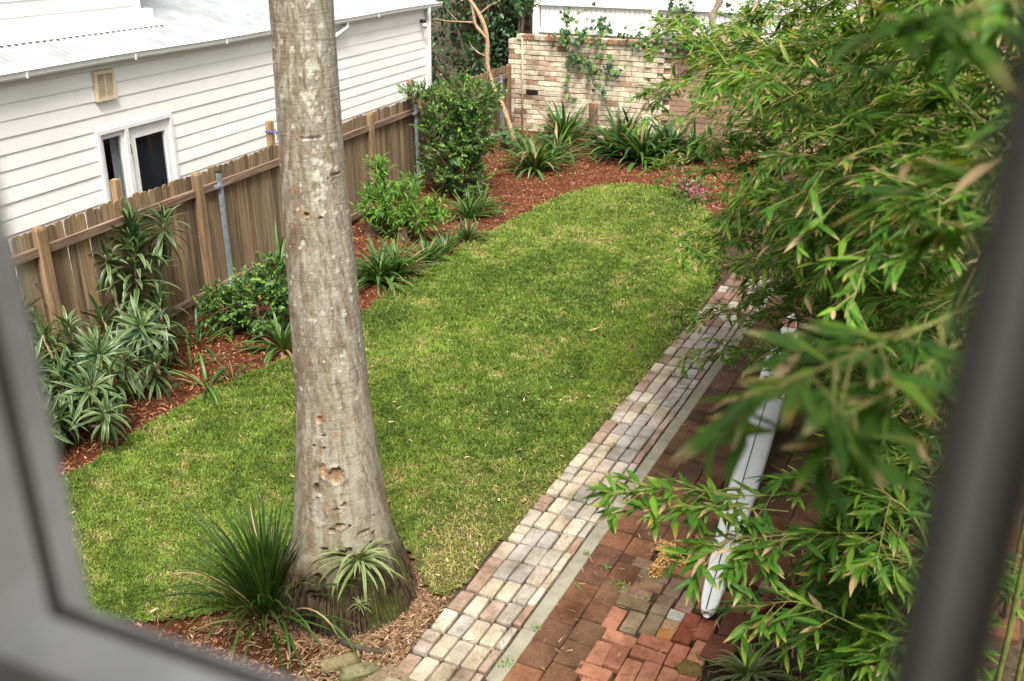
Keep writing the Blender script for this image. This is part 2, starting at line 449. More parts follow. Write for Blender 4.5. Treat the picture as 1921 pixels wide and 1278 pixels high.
while rowv < 12.6:
    bow = .018 * math.sin(row * .55) + R.uniform(-.006, .006)
    for c in range(5):
        t = (c + .5) if c < 4 else 4.27
        u = pathL(rowv) + .006 + t * .1235 + R.uniform(-.004, .004)
        v = rowv + bow + .05 * (c - 2) * .12 + R.uniform(-.006, .006) + (.012 * math.sin(c + row * .7))
        colr = list(R.choice(PAL))
        if R.random() < .06: colr = [.33, .25, .20]
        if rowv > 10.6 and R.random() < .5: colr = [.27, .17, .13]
        if c == 0 and R.random() < .38: colr = [.29, .205, .16]
        if c == 4 and R.random() < .3: colr = [.33, .22, .17]
        b = R.uniform(.9, 1.1); colr = [x * b for x in colr]
        z = .012 + R.uniform(-.005, .006)
        if c == 0 and rowv > 5 and R.random() < .25: v += .02; u += .012
        me = R.choice(cobn) if c == 4 else R.choice(cob)
        if c < 4 and R.random() < (.3 if c == 0 else .03):
            for dv in (-.058, .058):
                inst('paver', R.choice(cobh), path, TRS((u, v + dv, z), -SL + R.uniform(-.03, .03), (1, 1, 1), R.uniform(-.03, .03), R.uniform(-.03, .03)), (lambda k_: [x * k_ for x in colr])(R.uniform(.9, 1.08)))
        else:
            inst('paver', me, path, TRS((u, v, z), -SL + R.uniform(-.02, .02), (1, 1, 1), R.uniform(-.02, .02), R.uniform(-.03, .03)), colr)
    rowv += .2385; row += 1

# ---- concrete kerb slabs
kerb = tag(bpy.data.objects.new('kerb', None), 'grey concrete kerb beside the path', kind='structure'); link(kerb)
cuts = [4.45, 5.0, 6.75, 8.35, 9.75, 11.2, 12.6]
for i in range(len(cuts) - 1):
    a, b = cuts[i] + .003, cuts[i + 1] - .003; m = (a + b) / 2
    me = block_mesh('kerb_slab', .112, (b - a), .12, .007, MT['kerb'], .003, seed=i)
    inst('kerb_slab', me, kerb, TRS((kerbL(m) + .068, m, -.018 + R.uniform(-.004, .004)), -SL + R.uniform(-.004, .004)))

# ---- patio of red square pavers and old bricks
mb = MB()
V = [(kerbL(v) + .12, v, .006) for v in vs] + [(2.2, v, .006) for v in vs]
mb.add(V, np.array([(i, n_ + i, n_ + i + 1, i + 1) for i in range(n_ - 1)]))
patio = tag(mb.build('patio', MT['joint']), 'patio of dark red pavers and salvaged bricks', kind='structure')
sqm = [block_mesh('paver', .205, .232, .07, .006, MT['paver'], .004, seed=k) for k in range(4)]
shm = [block_mesh('paver', .205, .112, .07, .006, MT['paver'], .004, seed=20 + k) for k in range(3)]
brm = [block_mesh('brick', .226, .111, .07, .004, MT['brick'], .003, seed=30 + k) for k in range(4)]
hbm = [block_mesh('brick', .110, .110, .07, .006, MT['brick'], .004, seed=35 + k) for k in range(3)]
SAL = [(.50, .225, .14), (.46, .19, .115), (.53, .25, .155), (.43, .18, .115)]
OLD = [(.26, .17, .115), (.22, .16, .105), (.30, .18, .12), (.24, .155, .12)]
RED = [(.18, .085, .048), (.20, .093, .05), (.155, .077, .046), (.17, .094, .056), (.14, .072, .046)]
occ = []
def brick(u, v, along, col, half=False, z=.015, tilt=(0, 0), rz=0, big=False):
    me = R.choice(sqm) if big else R.choice(hbm) if half else R.choice(brm)
    inst('paver' if big else 'brick', me, patio, TRS((u, v, z), -SL + (PI / 2 if along == 'v' else 0) + rz + R.uniform(-.025, .025), (1, 1, 1), tilt[0], tilt[1]), (lambda k_: [x * k_ for x in col])(R.uniform(.9, 1.08)))
    occ.append((u, v, .12 if not half else .08))
# herringbone of salmon bricks
for (u, v, a) in [(-1.475, 5.155, 'u'), (-1.245, 5.205, 'u'), (-1.255, 5.075, 'u'), (-1.555, 4.965, 'v'), (-1.44, 4.98, 'v'), (-1.075, 5.14, 'v'), (-.95, 5.23, 'v'),
                  (-1.325, 4.875, 'v'), (-1.205, 4.90, 'v'), (-1.085, 4.895, 'v'), (-1.53, 4.785, 'u'), (-1.47, 4.665, 'u'), (-1.24, 4.70, 'u'), (-1.02, 4.72, 'u'), (-1.36, 4.55, 'v'), (-1.24, 4.53, 'v'), (-1.1, 4.56, 'u'), (-1.55, 4.5, 'v'),
                  (-.965, 4.98, 'v'), (-.82, 4.9, 'u')]:
    brick(u + .025, v, a, R.choice(SAL))
for (u, v, a, c, h) in [(-1.475, 5.535, 'u', (.20, .15, .09), 0), (-1.49, 5.65, 'u', (.33, .2, .16), 0), (-1.44, 5.77, 'u', (.30, .19, .12), 0), (-1.425, 5.885, 'u', (.235, .175, .12), 0),
        (-1.25, 5.82, 'v', (.21, .145, .105), 0), (-1.42, 5.345, 'v', (.30, .225, .145), 0), (-1.295, 5.375, 'v', (.235, .175, .115), 0), (-1.545, 5.325, 'v', (.44, .20, .13), 0),
        (-1.28, 5.60, 'v', (.23, .165, .115), 0), (-1.13, 5.70, 'v', (.34, .22, .19), 0), (-1.165, 5.53, 'u', (.42, .42, .36), 1), (-1.175, 5.415, 'u', (.42, .26, .15), 1), (-1.18, 5.31, 'u', (.46, .22, .08), 1),
        (-1.06, 5.385, 'v', (.28, .085, .05), 0), (-.94, 5.46, 'v', (.36, .13, .075), 0), (-1.05, 5.55, 'u', (.30, .10, .06), 1), (-1.0, 5.78, 'v', (.33, .15, .10), 0),
        (-1.28, 6.03, 'u', (.40, .19, .12), 0), (-1.5, 6.0, 'u', (.27, .17, .12), 0), (-1.08, 5.95, 'v', (.3, .18, .12), 0)]:
    brick(u, v, a, c, bool(h), .015 + R.uniform(-.004, .008), (R.uniform(-.05, .05), R.uniform(-.05, .05)))
# loose, tilted pieces beyond the white hull
brick(-.75, 5.56, 'u', (.17, .07, .05), big=True, z=.05, tilt=(.10, -.08), rz=.06)
brick(-.80, 5.29, 'u', (.19, .075, .05), big=True, z=.045, tilt=(.05, -.06), rz=-.05)
for (u, v, rz, c) in [(-.86, 5.85, .5, (.4, .2, .13)), (-.74, 5.92, -.3, (.36, .16, .1)), (-.79, 5.74, .2, (.35, .18, .12)), (-.66, 5.83, .9, (.3, .14, .09)), (-.575, 6.1, -.1, (.5, .33, .27)), (-.46, 6.08, .2, (.5, .38, .3)), (-.62, 5.66, .4, (.4, .27, .12))]:
    brick(u, v, 'u', c, R.random() < .4, .04, (R.uniform(-.2, .2), R.uniform(-.2, .2)), rz)
# square pavers in two lanes by the kerb, more beyond
for col_ in range(14):
    v = 3.95 + (.1 if col_ % 2 else 0)
    while v < 12.2:
        u = kerbL(v) + .232 + col_ * .2105
        half = R.random() < .09
        h = .1185 if half else .239
        vc = v + h / 2
        if u < 1.0 and (col_ < 2 or (not any(abs(u - a) < .16 and abs(vc - b) < (.09 + h / 2) for a, b, _ in occ) and not (vc < 5.95 and u < -.4) and not (u > -.6 and vc < 6.2))):
            c = list(R.choice(RED)); k = R.uniform(.88, 1.12)
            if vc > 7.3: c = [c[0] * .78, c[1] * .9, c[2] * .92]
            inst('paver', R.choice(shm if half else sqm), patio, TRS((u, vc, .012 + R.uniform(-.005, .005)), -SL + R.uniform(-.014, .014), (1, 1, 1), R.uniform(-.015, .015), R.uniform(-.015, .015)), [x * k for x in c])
        v += h

# ---- back wall of old whitewashed bricks
BV = 19.6
wall = thing('brick_wall', 'old whitewashed brick wall at the back of the garden', 'wall', (-6.9, BV + .1, 0))
mb = MB(); mb.box(-8.6, -5.28, BV + .012, BV + .22, -.05, 1.92).box(-5.28, -2.2, BV + .062, BV + .22, -.05, 1.92); mb.build('mortar', MT['mortar'], wall)
bw = [block_mesh('brick', .259, .10, .088, .006, MT['brick'], .004, seed=70 + k) for k in range(5)]
bh = [block_mesh('brick', .124, .10, .088, .006, MT['brick'], .004, seed=80 + k) for k in range(3)]
CRE = [(.70, .63, .49), (.67, .60, .47), (.64, .55, .43), (.72, .67, .55), (.62, .51, .41)]
PNK = [(.52, .37, .29), (.48, .33, .25), (.55, .42, .34), (.44, .29, .22)]
BRN = [(.30, .18, .125), (.34, .22, .16), (.27, .165, .125)]
rest = MB(); nb = 0
for k in range(19):
    z = .045 + k * .1015
    u = -8.6 + (.0 if k % 2 else -.134)
    while u < -2.3:
        isl = u < -8.28; isr = u > -5.27
        hw = .268
        uu = u + hw / 2 + R.uniform(-.006, .006)
        f = float(fbm(np.array([uu * 1.1]), np.array([z * 1.6]), 33)[0])
        lowred = (1 - z / 1.9)
        if isr: c = R.choice(BRN)
        elif isl: c = R.choice(CRE if R.random() < .35 + z * .25 else BRN + PNK)
        else:
            p = f + R.uniform(-.13, .13) + .10 * (uu + 7.2) * .35
            c = R.choice(CRE) if p < .64 + .1 * (z - .9) else R.choice(PNK) if p < .86 else R.choice(BRN + PNK)
        if abs(uu + 8.02) < .13 and abs(z - .83) < .05: c = (.02, .02, .024)  # one brick coloured near-black for the shade inside a broken hole
        s = R.uniform(.88, 1.06); c = [x * s for x in c]
        if uu - .128 < -8.6 and not isr:
            inst('brick', R.choice(bh), wall, TRS((-8.54, BV + .045 + R.uniform(-.008, .006), z)), c); nb += 1
        if uu - .128 > -8.6:
            off = R.uniform(-.008, .006) + (.05 if isr else 0) + (-.03 if -5.55 < uu < -5.27 else 0)
            M = TRS((uu, BV + .045 + off, z + R.uniform(-.003, .003)), R.uniform(-.012, .012), (1, 1, 1), 0, R.uniform(-.012, .012))
            if nb < 300 and not isr:
                inst('brick', R.choice(bw), wall, M, c); nb += 1
            else:
                bx_ = np.array([(x, y, zz) for zz in (-.044, .044) for y in (-.05, .05) for x in (-.129, .129)])
                rest.add(xf(M, bx_), np.array([(0, 2, 3, 1), (4, 5, 7, 6), (0, 1, 5, 4), (2, 6, 7, 3), (0, 4, 6, 2), (1, 3, 7, 5)]), c)
        u += hw
n = NT('wall_brick_far'); n.bump(n.noise(40, 4), .5, .008); MT['wbf'] = n.fin(n.attr(), .9, .1)
tag(rest.build('brick_course', MT['wbf'], wall), 'darker brown bricks of the recessed stretch', kind='stuff')
u = -8.35
while u < -2.4:
    c = R.choice([(.36, .19, .12), (.42, .27, .19), (.5, .45, .36), (.33, .2, .14)])
    inst('coping_brick', R.choice(bh), wall, TRS((u, BV + .07 + R.uniform(-.006, .006), 1.972), R.uniform(-.03, .03), (1, 2.1, 1.1), 0, R.uniform(-.03, .03)), c)
    u += .131
mb = MB(); mb.tube([(-8.27, BV - .03, -.02), (-8.265, BV - .03, 1.0), (-8.28, BV - .03, 1.95)], .018, 8, (.45, .40, .28)); mb.build('drain_pipe', MT['branch'], wall, True)

# ---- white slatted fence behind the brick wall
wf = thing('slat_fence', 'white painted slat fence rising behind the brick wall', 'fence', (-5.5, 20.0, 0))
sm = block_mesh('slat', .093, .02, 1.5, .003, MT['white'])
for i in range(62):
    inst('slat', sm, wf, TRS((-8.0 + i * .1005, 20.02 + R.uniform(-.004, .004), 2.55), 0, (1, 1, 1)))
for z, h in ((2.58, .05), (3.26, .07), (2.04, .09)):
    mb = MB(); mb.box(-8.1, -1.7, 19.955, 20.0, z, z + h); mb.build('rail', MT['white'], wf)
for u in (-8.14, -5.6, -3.1):
    mb = MB(); mb.box(u - .06, u + .06, 19.935, 20.06, 0, 3.3); mb.build('post', MT['white'], wf)

# ---- dark old wall in the corner behind the house
ow = thing('old_wall', 'shaded dark brick wall behind house corner, overgrown by vines', 'wall', (-9.6, 20.5, 0))
mb = MB(); mb.box(-11.8, -8.35, 20.45, 20.65, -.03, 2.95); mb.build('mortar', MT['mortar'], ow)
for k in range(12, 29):
    z = .03 + k * .1015
    u = -10.2 + (.12 if k % 2 else 0)
    while u < -8.5:
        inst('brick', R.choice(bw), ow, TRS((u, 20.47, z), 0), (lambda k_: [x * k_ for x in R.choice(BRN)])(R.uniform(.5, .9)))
        u += .268
mb = MB(); mb.box(-11.8, -8.33, 20.42, 20.68, 2.952, 3.02); mb.build('coping', MT['kerb'], ow)

# ---- weatherboard house next door
KF = math.atan(.45 / 6.8); TIL = math.radians(-1.37)
FB = Matrix.Translation((-7.75, 7.9, 0)) @ Matrix.Rotation(KF, 4, 'Z')
HF = FB @ Matrix.Translation((-1.0, 0, 0)) @ Matrix.Rotation(TIL, 4, 'X')
house = thing('weatherboard_house', 'white weatherboard house with corrugated steel roof behind the fence', 'house', M=HF)
YA, YB = -5.5, 9.62
mb = MB(); mb.box(-4.0, -.032, YA, YB - .02, -.1, .5); mb.box(-.35, -.032, YA, .55, .5, 2.92); mb.box(-.35, -.032, 1.82, YB - .02, .5, 2.92)
mb.box(-.35, -.032, .55, 1.82, 2.16, 2.92); mb.box(-.35, -.032, .55, 1.82, .5, .97); mb.box(-4, -.36, YB - .3, YB - .02, .5, 2.92); mb.build('wall', MT['board'], house, M=HF)
bm_ = MB(); ex = .163
bm_.add([(-.03, -.5, 0), (0.003, -.5, 0), (-.0065, -.5, ex + .012), (-.03, -.5, ex + .012), (-.03, .5, 0), (0.003, .5, 0), (-.0065, .5, ex + .012), (-.03, .5, ex + .012)],
        np.array([(0, 1, 2, 3), (7, 6, 5, 4), (0, 4, 5, 1), (1, 5, 6, 2), (2, 6, 7, 3), (3, 7, 4, 0)]))
bmesh_board = bm_.mesh('weatherboard', MT['board'])
def board_row(z, y0, y1, parent, x=0.0):
    y = y0
    while y < y1 - .01:
        L = min(R.uniform(1.6, 4.6), y1 - y)
        if y1 - y - L < .5: L = y1 - y
        inst('weatherboard', bmesh_board, parent, HF @ TRS((x + R.uniform(-.002, .002), y + L / 2, z), 0, (1, L - .004, 1)))
        y += L
WY0, WY1, WZ0, WZ1 = .52, 1.85, .95, 2.195
for k in range(18):
    z = 2.85 - (k + 1) * ex
    if z + ex > WZ0 and z < WZ1 - .02:
        board_row(z, YA, WY0, house); board_row(z, WY1, YB, house)
    else: board_row(z, YA, YB, house)
mb = MB(); mb.box(-.03, .022, YB - .055, YB + .02, -.1, 2.86); mb.build('corner_board', MT['white'], house, M=HF)
mb = MB(); mb.box(-.02, .028, YA, YB + .45, 2.862, 2.99); mb.build('fascia', MT['white'], house, M=HF)
# window: two casements, the left one narrow with a curtain
win = MB()
fr = .045
win.box(-.06, .03, WY0, WY1, WZ1 - fr, WZ1).box(-.06, .03, WY0, WY0 + fr, WZ0, WZ1 - fr).box(-.06, .03, WY1 - fr, WY1, WZ0, WZ1 - fr).box(-.06, .05, WY0 - .03, WY1 + .03, WZ0 - .04, WZ0)
win.box(-.06, .03, .975, 1.035, WZ0, WZ1 - fr)
window = win.build('window', MT['white'], house, M=HF)
def sash(y0, y1, st, top, name):
    m = MB(); z0, z1 = WZ0 + .002, WZ1 - fr - .004
    m.box(-.05, -.002, y0, y0 + st[0], z0, z1).box(-.05, -.002, y1 - st[1], y1, z0, z1).box(-.05, -.002, y0 + st[0], y1 - st[1], z1 - top, z1).box(-.05, -.002, y0 + st[0], y1 - st[1], z0, z0 + .09)
    m.build('sash', MT['white'], window, M=HF)
    g_ = MB(); g_.box(-.034, -.030, y0 + st[0], y1 - st[1], z0 + .09, z1 - top); g_.build('pane', MT['glass'], window, M=HF)
sash(WY0 + fr + .003, .972, (.06, .045), .06, 'l'); sash(1.038, WY1 - fr - .003, (.13, .09), .14, 'r')
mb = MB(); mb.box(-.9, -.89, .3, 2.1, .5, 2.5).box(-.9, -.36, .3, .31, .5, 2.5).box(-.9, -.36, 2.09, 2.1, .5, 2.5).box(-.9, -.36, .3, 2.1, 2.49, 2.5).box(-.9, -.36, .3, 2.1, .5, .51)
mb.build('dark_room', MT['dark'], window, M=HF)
ys = np.linspace(.83, .99, 22); mb = MB()
V = [(-.09 + .018 * math.sin(i * 1.25), y, z) for z in (.98, 2.13) for i, y in enumerate(ys)]
mb.add(V, np.array([(i, i + 1, 23 + i, 22 + i) for i in range(21)])); mb.build('curtain', MT['curtain'], window, True, HF)
mb = MB(); mb.box(-.075, -.07, 1.0, 1.815, .97, 2.155).box(-.34, -.07, 1.81, 1.816, .97, 2.155); mb.build('blind_shade_liner', MT['dark'], window, M=HF)  # dark blind behind the right pane; liner colours shade onto the reveal
mb = MB(); mb.box(.015, .034, 1.028, 1.043, 1.84, 1.96); mb.build('hinge', MT['rust'], window, M=HF)
# wall vent
vb = MB(); vb.box(.0, .045, .60, .635, 2.515, 2.845).box(.0, .045, .885, .92, 2.515, 2.845).box(.0, .045, .635, .885, 2.515, 2.555).box(.0, .045, .635, .885, 2.805, 2.845).box(.0, .042, .755, .765, 2.555, 2.805)
vent = vb.build('wall_vent', MT['beige'], house, M=HF)
mb = MB(); mb.box(.001, .006, .635, .885, 2.555, 2.805); mb.build('cavity_shade', MT['beige_shade'], vent, M=HF)  # thin plate coloured dark to stand in for shade behind the slats
mb = MB()
for i in range(15):
    z = 2.562 + i * .0165
    for (a, b) in ((.636, .754), (.766, .884)):
        V = [(.008, a, z + .011), (.034, a, z), (.034, a, z + .005), (.008, a, z + .016), (.008, b, z + .011), (.034, b, z), (.034, b, z + .005), (.008, b, z + .016)]
        mb.add(V, np.array([(0, 1, 2, 3), (7, 6, 5, 4), (0, 4, 5, 1), (1, 5, 6, 2), (2, 6, 7, 3), (3, 7, 4, 0)]))
tag(mb.build('louvre', MT['beige'], vent, M=HF), kind='stuff')
# gutter: quad profile swept along the eave
pr_ = [(.03, 2.995), (.03, 2.925), (.06, 2.91), (.10, 2.915), (.125, 2.94), (.13, 2.985), (.142, 2.998), (.136, 3.006), (.122, 2.99), (.116, 2.945), (.095, 2.928), (.06, 2.924), (.038, 2.935), (.036, 2.995)]
ysg = np.linspace(YA, YB + .5, 40); mb = MB()
V = [(x, y, z + .006 * math.sin(y * 1.7)) for y in ysg for (x, z) in pr_]; np_ = len(pr_)
F = [(i * np_ + j, i * np_ + (j + 1) % np_, (i + 1) * np_ + (j + 1) % np_, (i + 1) * np_ + j) for i in range(len(ysg) - 1) for j in range(np_)]
mb.add(V, F + [tuple(range(np_)), tuple(len(V) - 1 - j for j in range(np_))]); gut = mb.build('gutter', MT['white'], house, False, HF)
mb = MB()
for y in (-.45, 1.2, 3.0, 4.9, 7.4): mb.box(.118, .1385, y, y + .02, 2.918, 2.985)
mb.build('gutter_bracket', MT['white'], gut, M=HF)
# corrugated roof rising away from the eave
pt = math.radians(18); per = .10; ny_ = int((YB + .45 - YA) / per * 6)
ys = np.linspace(YA, YB + .45, ny_); ds = np.array([-.02, 1.2, 2.6, 4.2])
X_ = .09 - ds * math.cos(pt); Zb = 2.995 + ds * math.sin(pt)
V = np.array([(X_[j], y, Zb[j] + .014 * math.cos(2 * PI * y / per)) for j in range(4) for y in ys])
idx = np.arange(4 * ny_).reshape(4, ny_)
mb = MB(); mb.add(V, np.stack([idx[:-1, :-1], idx[:-1, 1:], idx[1:, 1:], idx[1:, :-1]], -1).reshape(-1, 4)); roof = mb.build('roof', MT['roof'], house, True, HF)
mb = MB()
for y in (.6, 2.4, 4.3, 6.2, 8.0):
    for d in (.5, 1.6): 
        x = .09 - d * math.cos(pt); z = 2.995 + d * math.sin(pt) + .012
        mb.box(x - .012, x + .012, y - .012, y + .012, z - .01, z + .008)
mb.build('roof_screw', MT['steel'], roof, M=HF)
# upper storey wall standing on the roof
mb = MB(); mb.box(-4, -.66, YA, 2.28, 2.9, 6.2); up = mb.build('upper_wall', MT['board'], house, M=HF)
for k in range(16): board_row(3.262 + k * ex, YA, 2.25, up, -.63)
mb = MB(); mb.box(-.66, -.60, 2.22, 2.30, 3.2, 6.2); mb.build('corner_board', MT['white'], up, M=HF)
mb = MB(); V = []
for (x, z) in ((-.63, 3.30), (-.618, 3.252), (-.44, 3.197), (-.436, 3.178)): V += [(x, YA, z), (x, 2.55, z)]
mb.add(V, np.array([(0, 1, 3, 2), (2, 3, 5, 4), (4, 5, 7, 6)])); mb.build('flashing', MT['white'], up, M=HF)
mb = MB(); mb.box(-.62, -.50, 2.31, 2.40, 3.20, 3.38).box(-.61, -.51, 2.402, 2.42, 3.21, 3.37, M=None); mb.build('rainhead', MT['white'], up, M=HF)
# downpipes
mb = MB(); mb.tube([(.085, YB - .08, 2.93), (.085, YB - .08, 2.84), (.06, YB - .0, 2.72), (.05, YB + .0, 2.6), (.05, YB, 0)], .042, 12); mb.build('downpipe', MT['white'], house, True, HF)
mb = MB(); mb.tube([(-.2, 6.36, 3.08), (-.2, 6.36, 3.27)], .035, 10).tube([(.075, 6.36, 2.93), (.07, 6.36, 2.84), (.035, 5.75, 2.66), (.045, 5.5, 2.55), (.045, 5.45, 2.4), (.045, 5.45, 0)], .04, 12); mb.build('downpipe', MT['white'], house, True, HF)
lp = thing('security_light', 'small round outdoor lamp on white house corner', 'lamp', M=HF @ Matrix.Translation((0.02, 9.36, 2.62)))
mb = MB(); mb.tube([(.0, 9.36, 2.70), (.10, 9.36, 2.70)], .035, 10).tube([(.06, 9.36, 2.70), (.085, 9.36, 2.66)], .02, 8); mb.build('bracket', MT['black'], lp, True, HF)
mb = MB(); P_ = [(.085, 9.36, 2.665 - .022 * i) for i in range(6)]; mb.tube(P_, [.025, .048, .057, .05, .034, .006], 14); mb.build('bulb', MT['curtain'], lp, True, HF)

# ---- paling fence
fence = thing('paling_fence', 'weathered timber paling fence between lawn bed and white house', 'fence', M=FB)
def ftop(y): return 1.77 - .0257 * (y + 1.5)
pm = []
for k in range(7):
    r_ = random.Random(100 + k); m = MB(); w = .049
    e = [(-w, 1 - .016 - r_.uniform(0, .006)), (-w * .8, 1 - .005), (-w * .35, 1 - r_.uniform(0, .003)), (w * .3, 1 - r_.uniform(0, .004)), (w * .78, 1 - .006), (w, 1 - .018 - r_.uniform(0, .006))]
    ring = [(-w, 0)] + e + [(w, 0)]; n2 = len(ring)
    V = [(-.008, y, z) for y, z in ring] + [(.008, y, z) for y, z in ring]
    F = [tuple(range(n2 - 1, -1, -1)), tuple(range(n2, 2 * n2))] + [(i, (i + 1) % n2, n2 + (i + 1) % n2, n2 + i) for i in range(n2)]
    m.add(V, F); pm.append(m.mesh('paling', MT['paling']))
y = -4.2
while y < 11.5:
    wsc = R.choice([1, 1, 1, 1.1, .9, 1.2]); h = ftop(y) + R.uniform(-.018, .016) + .06
    b = R.uniform(.62, 1.22); t = R.uniform(-.08, .08)
    if R.random() < .1: b *= .7
    lw = .0985 * wsc
    inst('paling', R.choice(pm), fence, FB @ TRS((-.012 + R.uniform(-.004, .004), y + lw / 2, -.06), R.uniform(-.04, .04), (1, wsc, h), R.uniform(-.008, .008), 0), (b * (1 + t), b, b * (1 - t)))
    y += lw + R.uniform(.002, .006)
posts = [-3.9, -1.5, .9, 3.3, 5.2, 7.08, 9.4, 11.4]
for i in range(len(posts) - 1):
    a, b = posts[i] + .052, posts[i + 1] - .052
    for zf, hh in ((lambda q: ftop(q) - .255, .082), (lambda q: .245 - .028 * q, .085)):
        mb = MB(); mb.add([(x, q, zf(q) + dz) for q in (a, b) for dz in (0, hh) for x in (0.003, .046)],
                          np.array([(0, 1, 3, 2), (4, 6, 7, 5), (0, 4, 5, 1), (2, 3, 7, 6), (1, 5, 7, 3), (0, 2, 6, 4)]))
        mb.build('rail', MT['rail'], fence, M=FB)
for i, y in enumerate(posts):
    hp = ftop(y) + (.02 if i != 5 else .06)
    m = MB(); w = .048; 
    V = [(x, yy, z) for z in (-.05, hp - .03) for (x, yy) in ((.003, -w), (.088, -w), (.088, w), (.003, w))] + [(.012, -w + .012, hp), (.078, -w + .012, hp), (.078, w - .012, hp), (.012, w - .012, hp)]
    m.add(V, [(3, 2, 1, 0)] + [(a + i0, a + (i0 + 1) % 4, a + 4 + (i0 + 1) % 4, a + 4 + i0) for a in (0, 4) for i0 in range(4)] + [(8, 9, 10, 11)])
    o = m.build('post', MT['paling'], fence, M=FB @ Matrix.Translation((0, y, 0))); b = R.uniform(.85, 1.1); o.color = (b, b * .95, b * .9, 1)
# tall stakes standing behind the palings
for (y, z, lab) in ((-.27, 1.93, 'pale timber stake behind fence above the tall dracaena'), (2.66, 1.97, 'timber stake behind fence touching the palm trunk in view'), (6.9, 1.84, 'pale timber stake behind fence beside the leafy shrub')):
    m = MB(); m.box(-.11, -.035, -.042, .042, -.05, z - .01).box(-.105, -.04, -.036, .036, z - .01, z)
    o = m.build('timber_stake', MT['stake'], M=FB @ Matrix.Translation((0, y, 0)))
    tag(o, lab, 'stake', 'tall stakes behind the fence'); o.color = (.8, .8, .8, 1)
m = MB(); P_ = [(-.072 + .062 * math.cos(a), 2.66 + .066 * math.sin(a), 1.84 + .012 * math.sin(3 * a)) for a in np.linspace(0, 2 * PI, 16)]
m.tube(P_, .008, 6).tube([(-.03, 2.72, 1.84), (-.02, 2.74, 1.76), (-.022, 2.73, 1.70)], .006, 6); o = m.build('cord', MT['blue'], M=FB); tag(o, 'blue cord tied round the timber stake behind fence', 'cord')
# galvanised posts on the garden side
for (y, h, lab) in ((1.21, 1.66, 'grey galvanised steel post on fence left of the palm trunk'), (6.68, 1.49, 'grey galvanised steel post on fence beside the leafy shrub'), (10.75, 1.36, 'grey galvanised steel post near back brick wall')):
    MM = FB @ Matrix.Translation((.125, y, 0)); t_ = thing('steel_post', lab, 'post', M=MM, group='galvanised posts along the fence')
    bmx = bmesh.new(); bmesh.ops.create_cube(bmx, size=1)
    for v in bmx.verts: v.co = Vector((v.co.x * .055, v.co.y * .055, (v.co.z + .5) * (h + .05) - .05))
    bmesh.ops.bevel(bmx, geom=[e for e in bmx.edges if abs(e.verts[0].co.z - e.verts[1].co.z) > .5], offset=.008, segments=2, affect='EDGES')
    me = bpy.data.meshes.new('tube'); bmx.to_mesh(me); bmx.free(); me.materials.append(MT['steel']); inst('tube', me, t_, MM)
    m = MB(); m.box(-.029, .029, -.029, .029, h + .001, h + .012).box(-.024, .024, -.024, .024, h + .012, h + .018); m.build('cap', MT['black'], t_, M=MM)
    for zb in (h - .17, .28):
        m = MB(); m.box(-.036, .031, -.075, -.029, zb, zb + .03).box(.029, .036, -.012, .012, zb + .004, zb + .026); m.build('bracket', MT['steel'], t_, M=MM)

# ---- the room and the window the photograph is taken through
MT['stile_side'] = m_plain('dark_brown_side', (.24, .22, .20), .6, .2)
own = thing('own_house', 'dim room and window wall the garden is seen from', 'house', (0, .2, 0))
VI, VO = .25, .32
UL, UR, ZB = -.419, .62, 4.229
mb = MB(); mb.box(-4, UL - .05, VI + .005, VO - .005, -.03, 6.4).box(UR + .05, 4, VI + .005, VO - .005, -.03, 6.4).box(UL - .05, UR + .05, VI + .005, VO - .005, -.03, ZB - .05).box(UL - .05, UR + .05, VI + .005, VO - .005, 5.45, 6.4)
mb.build('wall', MT['wall_out'], own)
mb = MB(); mb.box(-2.2, 2.2, -3.6, VI, 2.9, 2.95).box(-2.2, 2.2, -3.6, VI, 5.6, 5.65).box(-2.25, -2.2, -3.6, VI, 2.9, 3.8).box(-2.25, -2.2, -3.6, VI, 5.3, 5.65).box(-2.25, -2.2, -3.6, -2.4, 3.8, 5.3).box(-2.25, -2.2, -.6, VI, 3.8, 5.3).box(2.2, 2.25, -3.6, VI, 2.9, 3.8).box(2.2, 2.25, -3.6, VI, 5.3, 5.65).box(2.2, 2.25, -3.6, -2.2, 3.8, 5.3).box(2.2, 2.25, -.4, VI, 3.8, 5.3).box(-2.25, 2.25, -3.65, -3.6, 2.9, 5.65)  # side wall openings added to let daylight onto the window stile
mb.build('room', MT['room'], own)
wi = MB()
wi.box(UL - .05, UL, VI + .02, VO - .0105, ZB, 5.45).box(UR, UR + .05, VI + .02, VO, ZB, 5.45).box(UL - .05, UR + .05, VI + .024, VO - .0105, ZB - .05, ZB).box(UL - .05, UR + .05, VI + .02, VO, 5.45, 5.50)
win2 = wi.build('window', MT['frame'], own)
wi = MB(); wi.box(UL - .05, UL - .002, VO - .0105, VO, ZB - .05, 5.45).box(UL - .002, UR, VO - .0105, VO, ZB - .05, ZB - .0015); wi.build('gap_shade', MT['gap_shade'], win2)  # dark strip colouring in the shadow line of the frame gap
wi = MB(); wi.box(UL - .06, UL - .007, VO, VO + .022, ZB - .08, 5.45).box(UL - .007, UR, VO, VO + .022, ZB - .08, ZB - .023); wi.build('outer_casing', MT['frame'], win2)
wi = MB(); wi.box(.0175, .026, .246, .280, 3.4, 5.45); wi.build('sash_stile', MT['frame'], win2)
wi = MB(); wi.box(.012, .0175, .252, .276, 3.4, 5.45).box(.026, .037, .254, .274, 3.4, 5.45); wi.build('sash_stile_side', MT['stile_side'], win2)  # both sides of the stile, darker than its centre

